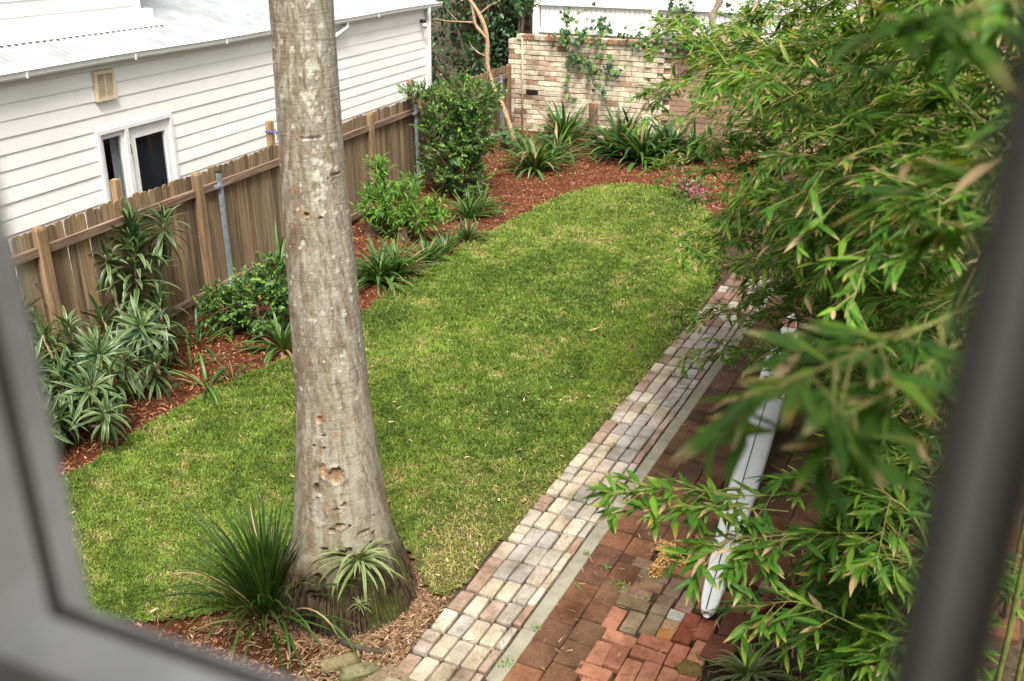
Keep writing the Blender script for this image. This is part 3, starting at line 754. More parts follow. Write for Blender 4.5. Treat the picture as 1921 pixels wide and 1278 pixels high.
# ================================================================== LEAVES
def blade(L, Wd, droop=.6, nseg=4, nac=3, fold=.25, prof='lance', wob=0, pw=1.3):
    """a leaf along +y, width along x, face up +z; returns V, F, t, s"""
    t = np.linspace(0, 1, nseg + 1); s = np.linspace(-1, 1, nac)
    if prof == 'lance': w = np.sin(PI * np.clip(t, 0, 1) ** .8) ** .85 + .06 * (1 - t)
    elif prof == 'oval': w = np.sin(PI * t ** .9) ** .7 + .03
    else: w = np.minimum(1, .45 + 2.2 * t) * (1 - t ** 3.2) ** .8
    w = np.maximum(w, .025) * Wd / 2
    th = droop * t ** pw; dl = L / nseg
    y = np.concatenate([[0], np.cumsum(np.cos((th[1:] + th[:-1]) / 2) * dl)])
    z = -np.concatenate([[0], np.cumsum(np.sin((th[1:] + th[:-1]) / 2) * dl)])
    V = []
    for i in range(nseg + 1):
        for q in s:
            lift = fold * abs(q) * w[i]
            V.append((q * w[i] + wob * math.sin(t[i] * 5) * L, y[i] + lift * math.sin(th[i]), z[i] + lift * math.cos(th[i])))
    idx = np.arange((nseg + 1) * nac).reshape(nseg + 1, nac)
    F = np.stack([idx[:-1, :-1], idx[:-1, 1:], idx[1:, 1:], idx[1:, :-1]], -1).reshape(-1, 4)
    return np.array(V), F, np.repeat(t, nac), np.tile(s, nseg + 1)

class Lib:
    """leaf shapes x colourings; meshes are shared by all the leaves drawn from it"""
    def __init__(s, name, shapes, colfs, mat):
        s.var = []; s.mat = mat; s.name = name; s._me = {}
        for sh in shapes:
            V, F, t, q = sh
            for cf in colfs: s.var.append((V, F, np.clip(cf(t, q), 0, 1)))
        s.nc = len(colfs); s.ns = len(shapes)
    def pick(s, shape=None, col=None):
        a = R.randrange(s.ns) if shape is None else shape
        b = R.randrange(s.nc) if col is None else col
        return a * s.nc + b
    def me(s, k):
        if k not in s._me:
            m = MB(); V, F, c = s.var[k]; m.add(V, F, c); s._me[k] = m.mesh(s.name, s.mat, True)
        return s._me[k]
def frame(p, d, up, sc=1.0, wsc=1.0):
    d = np.asarray(d, float); d = d / (len3(d) + 1e-9)
    up = np.asarray(up, float); z = up - d * (up @ d)
    if len3(z) < 1e-4: z = np.array([1, 0, 0]) - d * d[0]
    z /= len3(z); x = cross3(d, z)
    A = np.eye(4); A[:3, 0] = x * sc * wsc; A[:3, 1] = d * sc; A[:3, 2] = z * sc; A[:3, 3] = p
    return A
class Fol:
    def __init__(s, lib): s.lib = lib; s.A = []; s.k = []
    def add(s, A, k): s.A.append(A); s.k.append(k)
    def build(s, parent, nparts=0, name='leaf', rest='foliage', label=None):
        if not s.A: return
        A = np.array(s.A); k = np.array(s.k)
        order = np.argsort([depth(a[:3, 3]) / (np.linalg.norm(a[:3, 1]) + 1e-6) for a in A])
        for i in order[:nparts]:
            inst(name, s.lib.me(int(k[i])), parent, Matrix([list(r) for r in A[i]]))
        left = order[nparts:]
        if len(left):
            m = MB()
            for kk in np.unique(k[left]):
                sel = left[k[left] == kk]; V, F, c = s.lib.var[kk]
                P = np.einsum('nij,vj->nvi', A[sel][:, :3, :3], V) + A[sel][:, None, :3, 3]
                n_ = len(sel); nv = len(V)
                FF = (F[None] + (np.arange(n_) * nv)[:, None, None]).reshape(-1, F.shape[1])
                m.add(P.reshape(-1, 3), FF, np.tile(c, (n_, 1)))
            o = m.build(rest, s.lib.mat, parent, True); o['kind'] = 'stuff'
            if label: o['label'] = label
def unit(v): v = np.asarray(v, float); return v / (len3(v) + 1e-9)
def rdir(): return unit(rng.normal(size=3))

def cf_plain(c, tipc=None, tip0=.8, edge=None):
    c = np.array(c)
    def f(t, q):
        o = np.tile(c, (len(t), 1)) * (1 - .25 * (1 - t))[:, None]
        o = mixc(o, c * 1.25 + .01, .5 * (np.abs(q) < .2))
        if edge is not None: o = mixc(o, np.tile(np.array(edge), (len(t), 1)), sstep(.45, .8, np.abs(q)))
        if tipc is not None: o = mixc(o, np.tile(np.array(tipc), (len(t), 1)), sstep(tip0, min(1, tip0 + .18), t))
        return o
    return f

R.seed(21); rng = np.random.default_rng(21)
# strap leaves (clivia, agapanthus)
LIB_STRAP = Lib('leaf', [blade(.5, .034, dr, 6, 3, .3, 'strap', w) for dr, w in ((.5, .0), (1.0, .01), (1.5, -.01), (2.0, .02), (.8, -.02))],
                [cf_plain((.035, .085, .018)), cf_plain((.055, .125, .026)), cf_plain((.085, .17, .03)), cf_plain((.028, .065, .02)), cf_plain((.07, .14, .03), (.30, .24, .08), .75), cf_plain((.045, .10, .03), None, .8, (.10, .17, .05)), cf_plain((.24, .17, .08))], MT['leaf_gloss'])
LIB_STRAP_Y = Lib('leaf', [blade(.5, .035, dr, 6, 5, .3, 'strap', w) for dr, w in ((.6, .0), (1.1, .01), (1.7, -.01))],
                [cf_plain((.055, .125, .024), None, .8, (.16, .22, .06)), cf_plain((.075, .16, .03)), cf_plain((.045, .105, .02)), cf_plain((.06, .13, .025), (.3, .25, .1), .8)], MT['leaf_gloss'])
# lomandra: long narrow blades
LIB_LOM = Lib('blade', [blade(.95, .019, dr, 9, 3, .5, 'strap', w, 1.8) for dr, w in ((.25, 0), (.5, .01), (.9, -.01), (1.5, .015), (2.3, 0))],
              [cf_plain((.032, .070, .009)), cf_plain((.045, .092, .012)), cf_plain((.022, .050, .008)), cf_plain((.08, .145, .02)), cf_plain((.33, .25, .13))], MT['leaf_gloss'])
# spider plant
LIB_SPID = Lib('blade', [blade(.34, .020, dr, 7, 5, .3, 'strap', w, 1.2) for dr, w in ((.9, 0), (1.6, .02), (2.2, -.02))],
               [cf_plain((.13, .20, .05), None, .8, (.55, .55, .33)), cf_plain((.10, .17, .04), None, .8, (.48, .50, .28)), cf_plain((.12, .18, .05), None, .8, (.4, .42, .2))], MT['leaf'])
# dracaena
LIB_DRAC = Lib('leaf', [blade(.42, .044, dr, 6, 5, .25, 'lance', w, 1.3) for dr, w in ((.5, 0), (.9, .015), (1.35, -.015), (1.9, 0))],
               [cf_plain((.06, .125, .035), None, .8, (.32, .37, .16)), cf_plain((.05, .105, .03), None, .8, (.24, .29, .13)), cf_plain((.04, .09, .028), None, .8, (.15, .20, .085)), cf_plain((.028, .065, .024)), cf_plain((.06, .13, .05), None, .8, (.36, .40, .22))], MT['leaf_gloss'])
# small shrub leaflets
def oval_lib(name, L, Wd, cols, mat='leaf_gloss', prof='oval', droops=(.2, .6, -.2)):
    return Lib('leaf', [blade(L, Wd, dr, 2, 3, .3, prof) for dr in droops], [cf_plain(c) for c in cols], MT[mat])
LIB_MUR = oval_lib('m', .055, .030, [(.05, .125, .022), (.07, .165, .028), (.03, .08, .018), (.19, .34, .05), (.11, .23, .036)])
LIB_WIL = Lib('leaf', [blade(.13, .022, dr, 4, 3, .3, 'lance') for dr in (.3, .8, -.1)], [cf_plain(c) for c in ((.08, .20, .025), (.12, .27, .035), (.06, .15, .02), (.16, .32, .045))], MT['leaf'])
LIB_BIG = Lib('leaf', [blade(.17, .06, dr, 4, 3, .3, 'lance') for dr in (.3, .8, 1.2)], [cf_plain(c) for c in ((.04, .11, .03), (.06, .15, .04), (.025, .07, .02))], MT['leaf_gloss'])
LIB_DARK = Lib('leaf', [blade(.11, .05, dr, 3, 3, .3, 'oval') for dr in (.3, .8, 1.2)], [cf_plain(c) for c in ((.02, .055, .018), (.03, .08, .022), (.014, .038, .014), (.045, .11, .03))], MT['leaf_gloss'])
def ivy_shape(sz):
    pts = [(0, 0), (.30, -.12), (.62, .10), (.42, .32), (.48, .62), (.2, .58), (0, 1.0), (-.2, .58), (-.48, .62), (-.42, .32), (-.62, .10), (-.30, -.12)]
    V = np.array([(x * sz, y * sz, .06 * sz * math.sin(5 * x)) for x, y in pts] + [(0, .3 * sz, .09 * sz)])
    n = len(pts); F = np.array([(i, (i + 1) % n, n) for i in range(n)])
    return V, F, V[:, 1] / sz, np.clip(V[:, 0] / sz / .6, -1, 1)
LIB_IVY = Lib('leaf', [ivy_shape(.085), ivy_shape(.11)], [cf_plain(c) for c in ((.025, .075, .022), (.04, .11, .03), (.09, .19, .04), (.018, .045, .018), (.13, .22, .05))], MT['leaf_gloss'])
# bamboo: green blades, many with dry straw-coloured tips
BC = [cf_plain((.065, .175, .015)), cf_plain((.092, .22, .02)), cf_plain((.046, .13, .012)), cf_plain((.16, .30, .03)), cf_plain((.095, .21, .02), (.50, .37, .16), .72), cf_plain((.15, .26, .028), (.50, .34, .10), .6),
      cf_plain((.078, .19, .017), (.60, .46, .27), .80), cf_plain((.48, .35, .19)), cf_plain((.054, .15, .014))]
LIB_BAM = Lib('leaf', [blade(.15, .029, dr, 3, 3, .28, 'lance', w) for dr, w in ((.0, 0), (.3, .01), (.55, -.012), (.9, .015), (-.2, .02))], BC, MT['bleaf'])

# ================================================================== PLANT BUILDERS
def strap_plant(name, label, cat, u, v, n, L=.5, spread=1.0, lib=LIB_STRAP, z=None, group=None, parts=None, el0=88, el1=22, wsc=1.0, cols=None):
    z = float(bedz(u, v)) if z is None else z
    t_ = thing(name, label, cat, (u, v, z), group); f = Fol(lib)
    for i in range(n):
        q = (i + .5) / n
        ph = i * 2.39996 + R.uniform(-.3, .3); el = math.radians(el0 + (el1 - el0) * q ** .8 + R.uniform(-9, 9))
        d = np.array([math.cos(el) * math.cos(ph), math.cos(el) * math.sin(ph), math.sin(el)])
        upv = np.array([-math.sin(el) * math.cos(ph), -math.sin(el) * math.sin(ph), math.cos(el)])
        b = np.array([u + spread * .10 * q * math.cos(ph), v + spread * .10 * q * math.sin(ph), z - .01])
        sc = L / np.linalg.norm(lib.var[0][0][-1]) * R.uniform(.7, 1.12)
        f.add(frame(b, d, upv + .15 * rdir(), sc, wsc * R.uniform(.8, 1.15)), lib.pick(None, None if cols is None else R.choice(cols)))
    f.build(t_, min(n, 300) if parts is None else parts, 'leaf')
    return t_
def rosette(f, p, ax, n, L, lib, el_lo=-35, el_hi=80, stem=.25):
    ax = unit(ax); a = unit(cross3(ax, [0.3, .5, .1])); b = cross3(ax, a)
    for i in range(n):
        q = i / n; ph = i * 2.39996 + R.uniform(-.25, .25)
        el = math.radians(el_hi + (el_lo - el_hi) * q ** .85 + R.uniform(-8, 8))
        h = math.cos(ph) * a + math.sin(ph) * b
        d = math.cos(el) * h + math.sin(el) * ax; u_ = -math.sin(el) * h + math.cos(el) * ax
        sc = L / .40 * R.uniform(.75, 1.1) * (.7 + .3 * min(1, q * 4))
        f.add(frame(np.asarray(p) - ax * stem * q, d, u_, sc), lib.pick())
def curve(pts, n=12):
    P = np.asarray(pts, float); m = len(P) - 1
    out = []
    for i in range(n + 1):
        x = i / n * m; k = min(int(x), m - 1); f = x - k
        p0 = P[max(k - 1, 0)]; p1 = P[k]; p2 = P[k + 1]; p3 = P[min(k + 2, m)]
        out.append(.5 * ((2 * p1) + (-p0 + p2) * f + (2 * p0 - 5 * p1 + 4 * p2 - p3) * f * f + (-p0 + 3 * p1 - 3 * p2 + p3) * f ** 3))
    return np.array(out)
def shrub(name, label, cat, base, blobs, ncl, per, lib, leafL, stemcol=(.2, .15, .1), group=None, up=.35, twig=.16, nstem=9, parts=0, cols=None):
    """stems fan out to leafy twigs filling a few overlapping blobs (centre, radii)"""
    t_ = thing(name, label, cat, base, group); f = Fol(lib); st = MB(); tw = MB()
    vol = np.array([b[1][0] * b[1][1] * b[1][2] for b in blobs]) ** .67; vol /= vol.sum()
    ends = []
    for i in range(ncl):
        c, rr = blobs[rng.choice(len(blobs), p=vol)]
        d = rdir(); rad = R.uniform(.35, 1.0) ** .55
        p = np.asarray(c) + d * np.asarray(rr) * rad * (1 + .18 * R.uniform(-1, 1))
        if p[2] < base[2] + .03: p[2] = base[2] + .03 + R.random() * .1
        ends.append(p); dirn = unit(d * 1.0 + np.array([0, 0, up]) + .5 * rdir())
        L = twig * R.uniform(.6, 1.3); q0 = p - dirn * L * .5
        tw.tube([q0, q0 + dirn * L], [.0035, .0015], 4, stemcol, False)
        side = unit(cross3(dirn, rdir())); 
        for j in range(per):
            x = (j + .6) / per; sg = 1 if j % 2 else -1
            dd = unit(dirn * (.55 + .4 * x) + side * sg * R.uniform(.6, 1.0) + .35 * rdir())
            upv = unit(np.array([0, 0, 1]) + .5 * dirn + .6 * rdir())
            cl = None
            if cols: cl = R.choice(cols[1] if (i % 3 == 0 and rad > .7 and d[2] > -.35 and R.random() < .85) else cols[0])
            f.add(frame(q0 + dirn * L * x, dd, upv, leafL * R.uniform(.7, 1.2)), lib.pick(None, cl))
    for i in range(nstem):
        e = ends[R.randrange(len(ends))]; b = np.asarray(base) + np.array([R.uniform(-.06, .06), R.uniform(-.06, .06), -.03])
        st.tube(curve([b, (b + e) / 2 + np.array([R.uniform(-.08, .08), R.uniform(-.08, .08), .1]), e], 7), np.linspace(.014, .004, 8), 6, stemcol)
    st.build('stem', MT['branch'], t_, True); o = tw.build('twig', MT['branch'], t_); o['kind'] = 'stuff'
    f.build(t_, parts)
    return t_

# ================================================================== PALM TRUNK
TC = np.array([-3.42, 4.87]); PH0 = math.atan2(-4.87, 3.42)
def build_trunk():
    t_ = thing('palm_tree', 'big grey palm trunk with lichen and pecked holes in the lawn', 'tree', (TC[0], TC[1], 0))
    na = 184; zs = np.concatenate([np.linspace(-.05, 4.35, 520), np.linspace(4.42, 7.5, 30)])
    rz = np.interp(zs, [-.05, 0, .10, .22, .34, .42, .52, .8, 1.2, 1.58, 2.36, 3.2, 4.0, 7.5], [.50, .485, .465, .44, .415, .385, .352, .314, .272, .240, .219, .19, .177, .165])
    k = np.ones(15) / 15; rz[8:-8] = np.convolve(rz, k, 'same')[8:-8]
    a = np.linspace(0, 2 * PI, na, endpoint=False)
    A, Z = np.meshgrid(a, zs); Rr = np.repeat(rz[:, None], na, 1)
    U = np.cos(A) * 3 + 7; Vv = np.sin(A) * 3 + 11          # seamless noise coordinates
    def nz(fu, fz, seed, o=4): return fbm((U + .37 * Vv) * fu + 3.1 * np.sin(A), (Vv * fu * .9 + Z * fz), seed, o)
    rel = ((A - PH0 + PI) % (2 * PI)) - PI
    arc = rel * Rr
    # broad swellings and rings
    Rr = Rr * (1 + .035 * (nz(.35, .7, 3, 3) - .5)) + .006 * (nz(.5, 9, 5, 2) - .5) + .004 * (nz(3, 3, 9, 3) - .5)
    rootm = sstep(.60, .34, Z + .16 * (nz(.8, 1, 12, 3) - .5))
    fib = nz(9, 3.0, 15, 3)
    Rr = Rr + rootm * (.03 * (nz(14, 16, 15, 3) - .5) + .06 * (nz(1.2, 2.0, 18, 3) - .4))
    # colour
    base = np.array([.28, .258, .205]); C = np.tile(base, (*Z.shape, 1))
    C = mixc(C, (.36, .345, .295), sstep(.46, .62, nz(1.1, 5, 30)))
    C = mixc(C, (.17, .13, .09), .65 * sstep(.52, .64, nz(2.2, 8, 31, 5)))
    C = mixc(C, (.40, .39, .35), .7 * sstep(.58, .68, nz(2.6, 6, 32, 5)))
    C = mixc(C, (.31, .30, .265), .7 * sstep(.5, .62, nz(.8, 3, 33, 3)) * sstep(.4, 1.3, Z))
    C = mixc(C, (.13, .09, .06), .5 * sstep(.60, .70, nz(5, 20, 38, 3)))
    C = mixc(C, (.42, .41, .36), .45 * sstep(.66, .74, nz(6, 24, 39, 3)))
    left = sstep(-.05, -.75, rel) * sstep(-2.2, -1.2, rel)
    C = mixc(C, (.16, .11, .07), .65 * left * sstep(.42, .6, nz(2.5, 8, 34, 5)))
    # two pale vertical streaks low on the trunk
    for (r0, z0, z1, w) in ((.02, 1.15, 1.75, .035), (.42, .9, 2.0, .033)):
        m = np.exp(-((arc - r0 * .25 + .01 * np.sin(Z * 7)) / w) ** 4) * sstep(z0 - .2, z0 + .1, Z) * sstep(z1 + .03, z1 - .02, Z) * sstep(.3, .5, nz(3, .5, 35))
        C = mixc(C, (.40, .38, .32), .85 * m)
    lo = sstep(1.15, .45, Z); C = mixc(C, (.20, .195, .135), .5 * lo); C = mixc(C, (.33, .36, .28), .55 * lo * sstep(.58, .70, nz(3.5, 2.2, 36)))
    # lichen discs
    rl = random.Random(5); D = np.zeros_like(Z)
    for i in range(170):
        if i < 30: z_ = rl.uniform(3.0, 3.95) - abs(rl.gauss(0, .05)); a_ = .14 + (3.9 - z_) * -.02 + rl.gauss(0, .13); s_ = rl.uniform(.008, .026)
        else: z_ = rl.uniform(1.6, 4.3); a_ = rl.uniform(-1.4, 1.5); s_ = rl.uniform(.004, .018)
        dz = Z - z_; da = (rel - a_) * Rr
        sel = (np.abs(dz) < s_ * 2) & (np.abs(da) < s_ * 2)
        ang = np.arctan2(dz[sel], da[sel]); d_ = np.hypot(da[sel], dz[sel] * .85) / (s_ * (1 + .22 * np.sin(ang * 3 + i) + .13 * np.sin(ang * 7 + 2 * i)))
        D[sel] = np.maximum(D[sel], sstep(1.0, .8, d_))
    C = mixc(C, mixc((.47, .51, .44), (.56, .56, .50), np.clip(nz(5, 9, 44), 0, 1)), .88 * D); Rr = Rr + .0022 * D
    # ochre bruises
    for i in range(26):
        z_ = rl.choice([rl.uniform(2.7, 3.4), rl.uniform(1.2, 2.6), rl.uniform(.6, 1.2)]); a_ = rl.uniform(-1.0, .5); s_ = rl.uniform(.01, .035)
        d_ = np.hypot((rel - a_) * Rr, (Z - z_) * .9) / s_ + .9 * (nz(6, 14, 50 + i, 2) - .5)
        C = mixc(C, (.30, .18, .10), .6 * sstep(1.1, .5, d_))
    # pits: (offset across, z, half width, half height, depth, colour)
    pits = [(-.02, 1.165, .062, .048, .030, (.25, .15, .075)), (-.16, 1.06, .030, .034, .034, (.13, .115, .10)), (-.10, 1.20, .020, .045, .018, (.36, .21, .10)),
            (-.085, 1.36, .011, .010, .022, (.06, .035, .02)), (-.155, 1.37, .010, .008, .02, (.09, .045, .025)), (-.075, 1.45, .012, .008, .02, (.08, .04, .025)), (-.10, 1.56, .022, .024, .012, (.36, .19, .09)),
            (-.02, .80, .035, .020, .026, (.22, .15, .09)), (-.07, .77, .028, .018, .022, (.25, .17, .10)), (.045, .79, .012, .013, .024, (.05, .035, .025)),
            (-.02, .60, .045, .018, .035, (.10, .065, .04)), (.03, .615, .03, .02, .035, (.07, .045, .03)), (.09, .56, .022, .012, .025, (.06, .04, .03)), (-.13, .62, .035, .022, .02, (.07, .06, .05)),
            (.14, .72, .05, .010, .02, (.12, .09, .06)), (.02, .95, .02, .02, .018, (.2, .14, .08)), (-.03, .92, .02, .014, .016, (.22, .15, .08)), (-.16, .90, .05, .085, .010, (.34, .32, .30)),
            (-.19, .38, .06, .06, .035, (.05, .04, .03)), (.22, .68, .012, .012, .02, (.08, .06, .04)), (.24, .8, .01, .012, .016, (.1, .07, .05)), (.19, .62, .012, .01, .02, (.08, .06, .04)),
            (.02, 2.88, .018, .012, .012, (.16, .09, .05)), (-.06, 2.9, .022, .012, .014, (.13, .075, .045)), (.08, 3.1, .03, .004, .012, (.1, .07, .05)), (.0, 3.35, .07, .004, .014, (.13, .10, .075)), (.14, 3.12, .05, .005, .012, (.12, .09, .07))]
    for (a0, z0, wx, wz, dp, c) in pits:
        d_ = np.hypot((arc - a0) / wx, (Z - z0) / (wz * 1.25)) + .9 * (nz(9, 30, 77, 3) - .5)
        m = sstep(1.0, .6, d_); Rr = Rr - .6 * dp * m; Rr = Rr + .006 * np.exp(-((d_ - 1.12) / .12) ** 2)
        C = mixc(C, np.array(c) * (0.8 + .5 * nz(9, 22, 91, 2)[..., None]), .92 * m)
    # root mat and moss
    C = mixc(C, mixc((.022, .016, .010), (.075, .056, .032), np.clip((nz(12, 9, 19, 3) - .38) * 3, 0, 1)), rootm)
    moss = sstep(.38, .52, nz(1.3, 3.5, 95)) * sstep(.55, .2, Z) * sstep(-.5, .4, rel) * sstep(1.7, .9, rel)
    C = mixc(C, (.055, .085, .014), .85 * moss)
    C = C * np.array([.84, .81, .745])
    lean = np.stack([TC[0] + .012 * np.sin(Z * 1.4) + .010 * np.clip(Z - .8, 0, 9), TC[1] + 0 * Z], -1)
    V = np.stack([lean[..., 0] + Rr * np.cos(A), lean[..., 1] + Rr * np.sin(A), Z], -1)
    idx = np.arange(Z.size).reshape(Z.shape); i2 = np.roll(idx, -1, 1)
    F = np.stack([idx[:-1], i2[:-1], i2[1:], idx[1:]], -1).reshape(-1, 4)
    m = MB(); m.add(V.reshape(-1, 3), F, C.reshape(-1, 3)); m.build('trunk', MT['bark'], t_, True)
    # fibrous aerial roots hanging round the base
    rt = MB()
    for i in range(650):
        a_ = rng.uniform(0, 2 * PI); z0 = rng.uniform(.06, .40); r0 = np.interp(z0, [0, .1, .22, .36], [.505, .485, .455, .42])
        r1 = np.interp(0, [0, 1], [.50, .5]) + rng.uniform(.0, .05); z1 = max(0.0, z0 - rng.uniform(.06, .22)); r1 = np.interp(z1, [0, .1, .22, .36], [.52, .495, .46, .42])
        b_ = a_ + rng.uniform(-.05, .05); cc = R.choice([(.06, .042, .026), (.13, .095, .055), (.045, .032, .02), (.10, .072, .045)])
        rt.tube([(TC[0] + r0 * math.cos(a_), TC[1] + r0 * math.sin(a_), z0), (TC[0] + (r0 + r1) / 2 * math.cos((a_ + b_) / 2) * 1.01, TC[1] + (r0 + r1) / 2 * math.sin((a_ + b_) / 2) * 1.01, (z0 + z1) / 2), (TC[0] + r1 * math.cos(b_), TC[1] + r1 * math.sin(b_), z1)], [.0026, .003, .0015], 4, cc, False)
    o = rt.build('root', MT['branch'], t_, True); o['kind'] = 'stuff'
build_trunk()

# ================================================================== LAWN GRASS AND LITTER
def blades_mesh(x, y, z, L, Wd, phi, el, bend, col):
    n = len(x); c, s = np.cos(phi), np.sin(phi); ce, se = np.cos(el), np.sin(el)
    px, py = -s * Wd / 2, c * Wd / 2
    b = np.stack([x, y, z], -1); P = np.stack([px, py, 0 * px], -1)
    m = b + np.stack([c * ce * L * .55, s * ce * L * .55, se * L * .55], -1)
    e2 = el - bend; tip = m + np.stack([c * np.cos(e2) * L * .5, s * np.cos(e2) * L * .5, np.sin(e2) * L * .5], -1)
    V = np.stack([b - P, b + P, m + P * .9, m - P * .9, tip], 1).reshape(-1, 3)
    o = (np.arange(n) * 5)[:, None]
    return V, o + np.array([[0, 1, 2, 3]]), o + np.array([[3, 2, 4]]), np.repeat(col, 5, axis=0)
def build_grass():
    N = 340000
    x = rng.uniform(-6.7, -2.2, N * 2); y = 2.8 + 13.9 * rng.uniform(0, 1, N * 2) ** 1.15
    edge = .09 * (vnoise(x * 6, y * 6, 3) - .5) + .07 * (vnoise(x * 22, y * 22, 4) - .5)
    k = in_poly(LAWN, x + edge, y + edge); x, y = x[k][:N], y[k][:N]; n = len(x)
    pn = fbm(x * .9, y * .9, 61, 4); pf = fbm(x * 4.2, y * 4.2, 63, 3); pc = vnoise(x * 26, y * 26, 65)
    pq = fbm(x * 7.5, y * 7.5, 64, 3); dry = sstep(.52, .70, pf * .5 + pq * .3 + pn * .2 + .10 * (pc - .5)) + .35 * sstep(.5, .75, pn)
    dry += .9 * np.exp(-(((x + 2.95) / .32) ** 2 + ((y - 5.6) / .55) ** 2)) + .5 * sstep(12.5, 15.5, y) * .55 + .45 * sstep(.16, .0, np.abs(x - pathL(y)))
    bare = (rng.random(n) < .55 * np.clip(dry - .55, 0, 1)); x, y, pn, pf, pc, dry = [q[~bare] for q in (x, y, pn, pf, pc, dry)]; n = len(x)
    straw = rng.random(n) < np.clip(.025 + .42 * dry ** 1.6, 0, .8)
    g0 = np.array([.04, .092, .013]); g1 = np.array([.165, .25, .035]); g2 = np.array([.31, .34, .08])
    pk = fbm(x * 13, y * 13, 67, 3); pl_ = fbm(x * 1.5 + y * .1, y * .45, 68, 3); t = np.clip(.55 * (pc - .5) + .8 * (pk - .5) + .5 * pn + 1.7 * (pl_ - .5) + .9 * (pf - .5) + .25 + rng.normal(0, .2, n), 0, 1)
    col = mixc(g0, g1, t); col = mixc(col, np.tile(g2, (n, 1)), np.clip(rng.random(n) * .9 - .42 + .30 * dry, 0, 1))
    col[straw] = np.array([.42, .33, .16]) * rng.uniform(.6, 1.15, (straw.sum(), 1))
    far = np.clip((y - 4) / 12, 0, 1)
    L = rng.uniform(.022, .055, n) * (1 + .25 * far) * (1 - .25 * np.clip(dry, 0, 1)); Wd = rng.uniform(.005, .0092, n) * (1 + .7 * far)
    phi = rng.uniform(0, 2 * PI, n) + 2 * pc; el = np.radians(rng.uniform(5, 62, n)); bend = rng.uniform(.0, 1.0, n)
    V, Q, T, C = blades_mesh(x, y, lawnz(x, y) + rng.uniform(-.004, .010, n), L, Wd, phi, el, bend, col)
    m = MB(); m.add(V, Q, C); m.F.append(T); tag(m.build('lawn_grass', MT['grass']), 'mown green lawn with paler dry patches', 'grass', kind='stuff')
build_grass()
def chips(name, label, cat, x, y, z, cols, L0, L1, W0, W1, tilt=.5):
    n = len(x); c = np.array(cols)[rng.integers(0, len(cols), n)] * rng.uniform(.65, 1.25, (n, 1))
    L = rng.uniform(L0, L1, n); Wd = rng.uniform(W0, W1, n); V, Q, T, C = blades_mesh(x, y, z, L, Wd, rng.uniform(0, 2 * PI, n), rng.uniform(-.15, tilt, n), rng.uniform(0, .5, n), c)
    m = MB(); m.add(V, Q, C); m.F.append(T); return tag(m.build(name, MT['chip']), label, cat, kind='stuff')
N = 95000; x = rng.uniform(-8.6, -2.8, N); y = rng.uniform(3.0, 19.5, N)
jx = .07 * (rng.random(N) - .5) * (rng.random(N) > .5); k = ~in_poly(LAWN, x + jx, y + jx) & ~((np.hypot(x - TC[0], y - TC[1]) < .9)) & (x < -3.2); x, y = x[k], y[k]
chips('mulch_chips', 'red brown bark mulch chips covering the garden bed', 'mulch', x, y, bedz(x, y) + rng.uniform(0, .012, len(x)), [(.12, .038, .017), (.19, .066, .03), (.055, .018, .01), (.26, .11, .05), (.35, .19, .10), (.15, .048, .022)], .015, .065, .006, .017)
N = 16000; x = rng.uniform(-4.2, -2.70, N); y = rng.uniform(3.7, 5.35, N)
d_ = np.hypot(x - TC[0], y - TC[1]); k = ~in_poly(LAWN, x, y) & (d_ > .44) & ((d_ < .62) | (x > -3.25) | (rng.random(N) < .18)) & (x < pathL(y) + .03); x, y = x[k], y[k]
chips('leaf_litter', 'tan dry leaf litter round the palm base', 'leaf litter', x, y, bedz(x, y) + rng.uniform(.003, .03, len(x)), [(.26, .165, .09), (.19, .11, .06), (.34, .24, .145), (.10, .05, .03), (.16, .085, .045)], .02, .07, .004, .011, .45)
N = 2600; x = rng.uniform(-2.0, 0.4, N); y = rng.uniform(3.8, 11.5, N); k = (rng.random(N) < .25) | ((x > -1.0) & (y < 6)); x, y = x[k], y[k]
chips('fallen_leaves', 'scattered dry bamboo leaves on the red paving', 'leaf litter', x, y, np.full(len(x), .056), [(.36, .24, .14), (.28, .17, .09), (.42, .33, .2), (.2, .11, .06)], .03, .09, .004, .010, .2)
N = 420; x = rng.uniform(-6.3, -2.5, N); y = rng.uniform(3.4, 16, N); k = in_poly(LAWN, x, y) & (rng.random(N) < .3 + .7 * (x > -3.6)); x, y = x[k], y[k]
chips('lawn_litter', 'dry leaf fragments scattered over the lawn', 'leaf litter', x, y, lawnz(x, y) + .035, [(.42, .30, .17), (.34, .22, .11), (.5, .38, .24)], .02, .07, .006, .016, .3)
# little green weeds in the joints
def weeds(name, label, pts):
    f = Fol(LIB_MUR); t_ = thing(name, label, 'weed', (pts[0][0], pts[0][1], .04))
    for (u, v, s, n) in pts:
        for i in range(n):
            d = unit(rdir() + np.array([0, 0, .9])); f.add(frame((u + R.gauss(0, s), v + R.gauss(0, s * .7), .045 + R.random() * .02), d, rdir() + np.array([0, 0, 1]), R.uniform(.2, .42)), LIB_MUR.pick(None, R.choice([3, 4, 3])))
    f.build(t_, 0)
weeds('joint_weeds', 'low green weeds sprouting between old bricks near palm seeds', [(-1.60, 5.68, .04, 90), (-1.40, 5.60, .03, 40), (-1.36, 5.97, .03, 50), (-1.57, 5.95, .02, 16)])
weeds('joint_weeds', 'tiny green weeds along the kerb edge', [(-1.97, 5.95, .015, 30), (-1.78, 5.84, .02, 30), (-2.0, 5.02, .015, 24), (-1.9, 5.55, .012, 16), (-2.33, 6.65, .02, 20), (-2.25, 8.4, .02, 26), (-2.3, 7.6, .02, 20), (-2.05, 4.62, .04, 60), (-2.2, 9.3, .02, 30)])
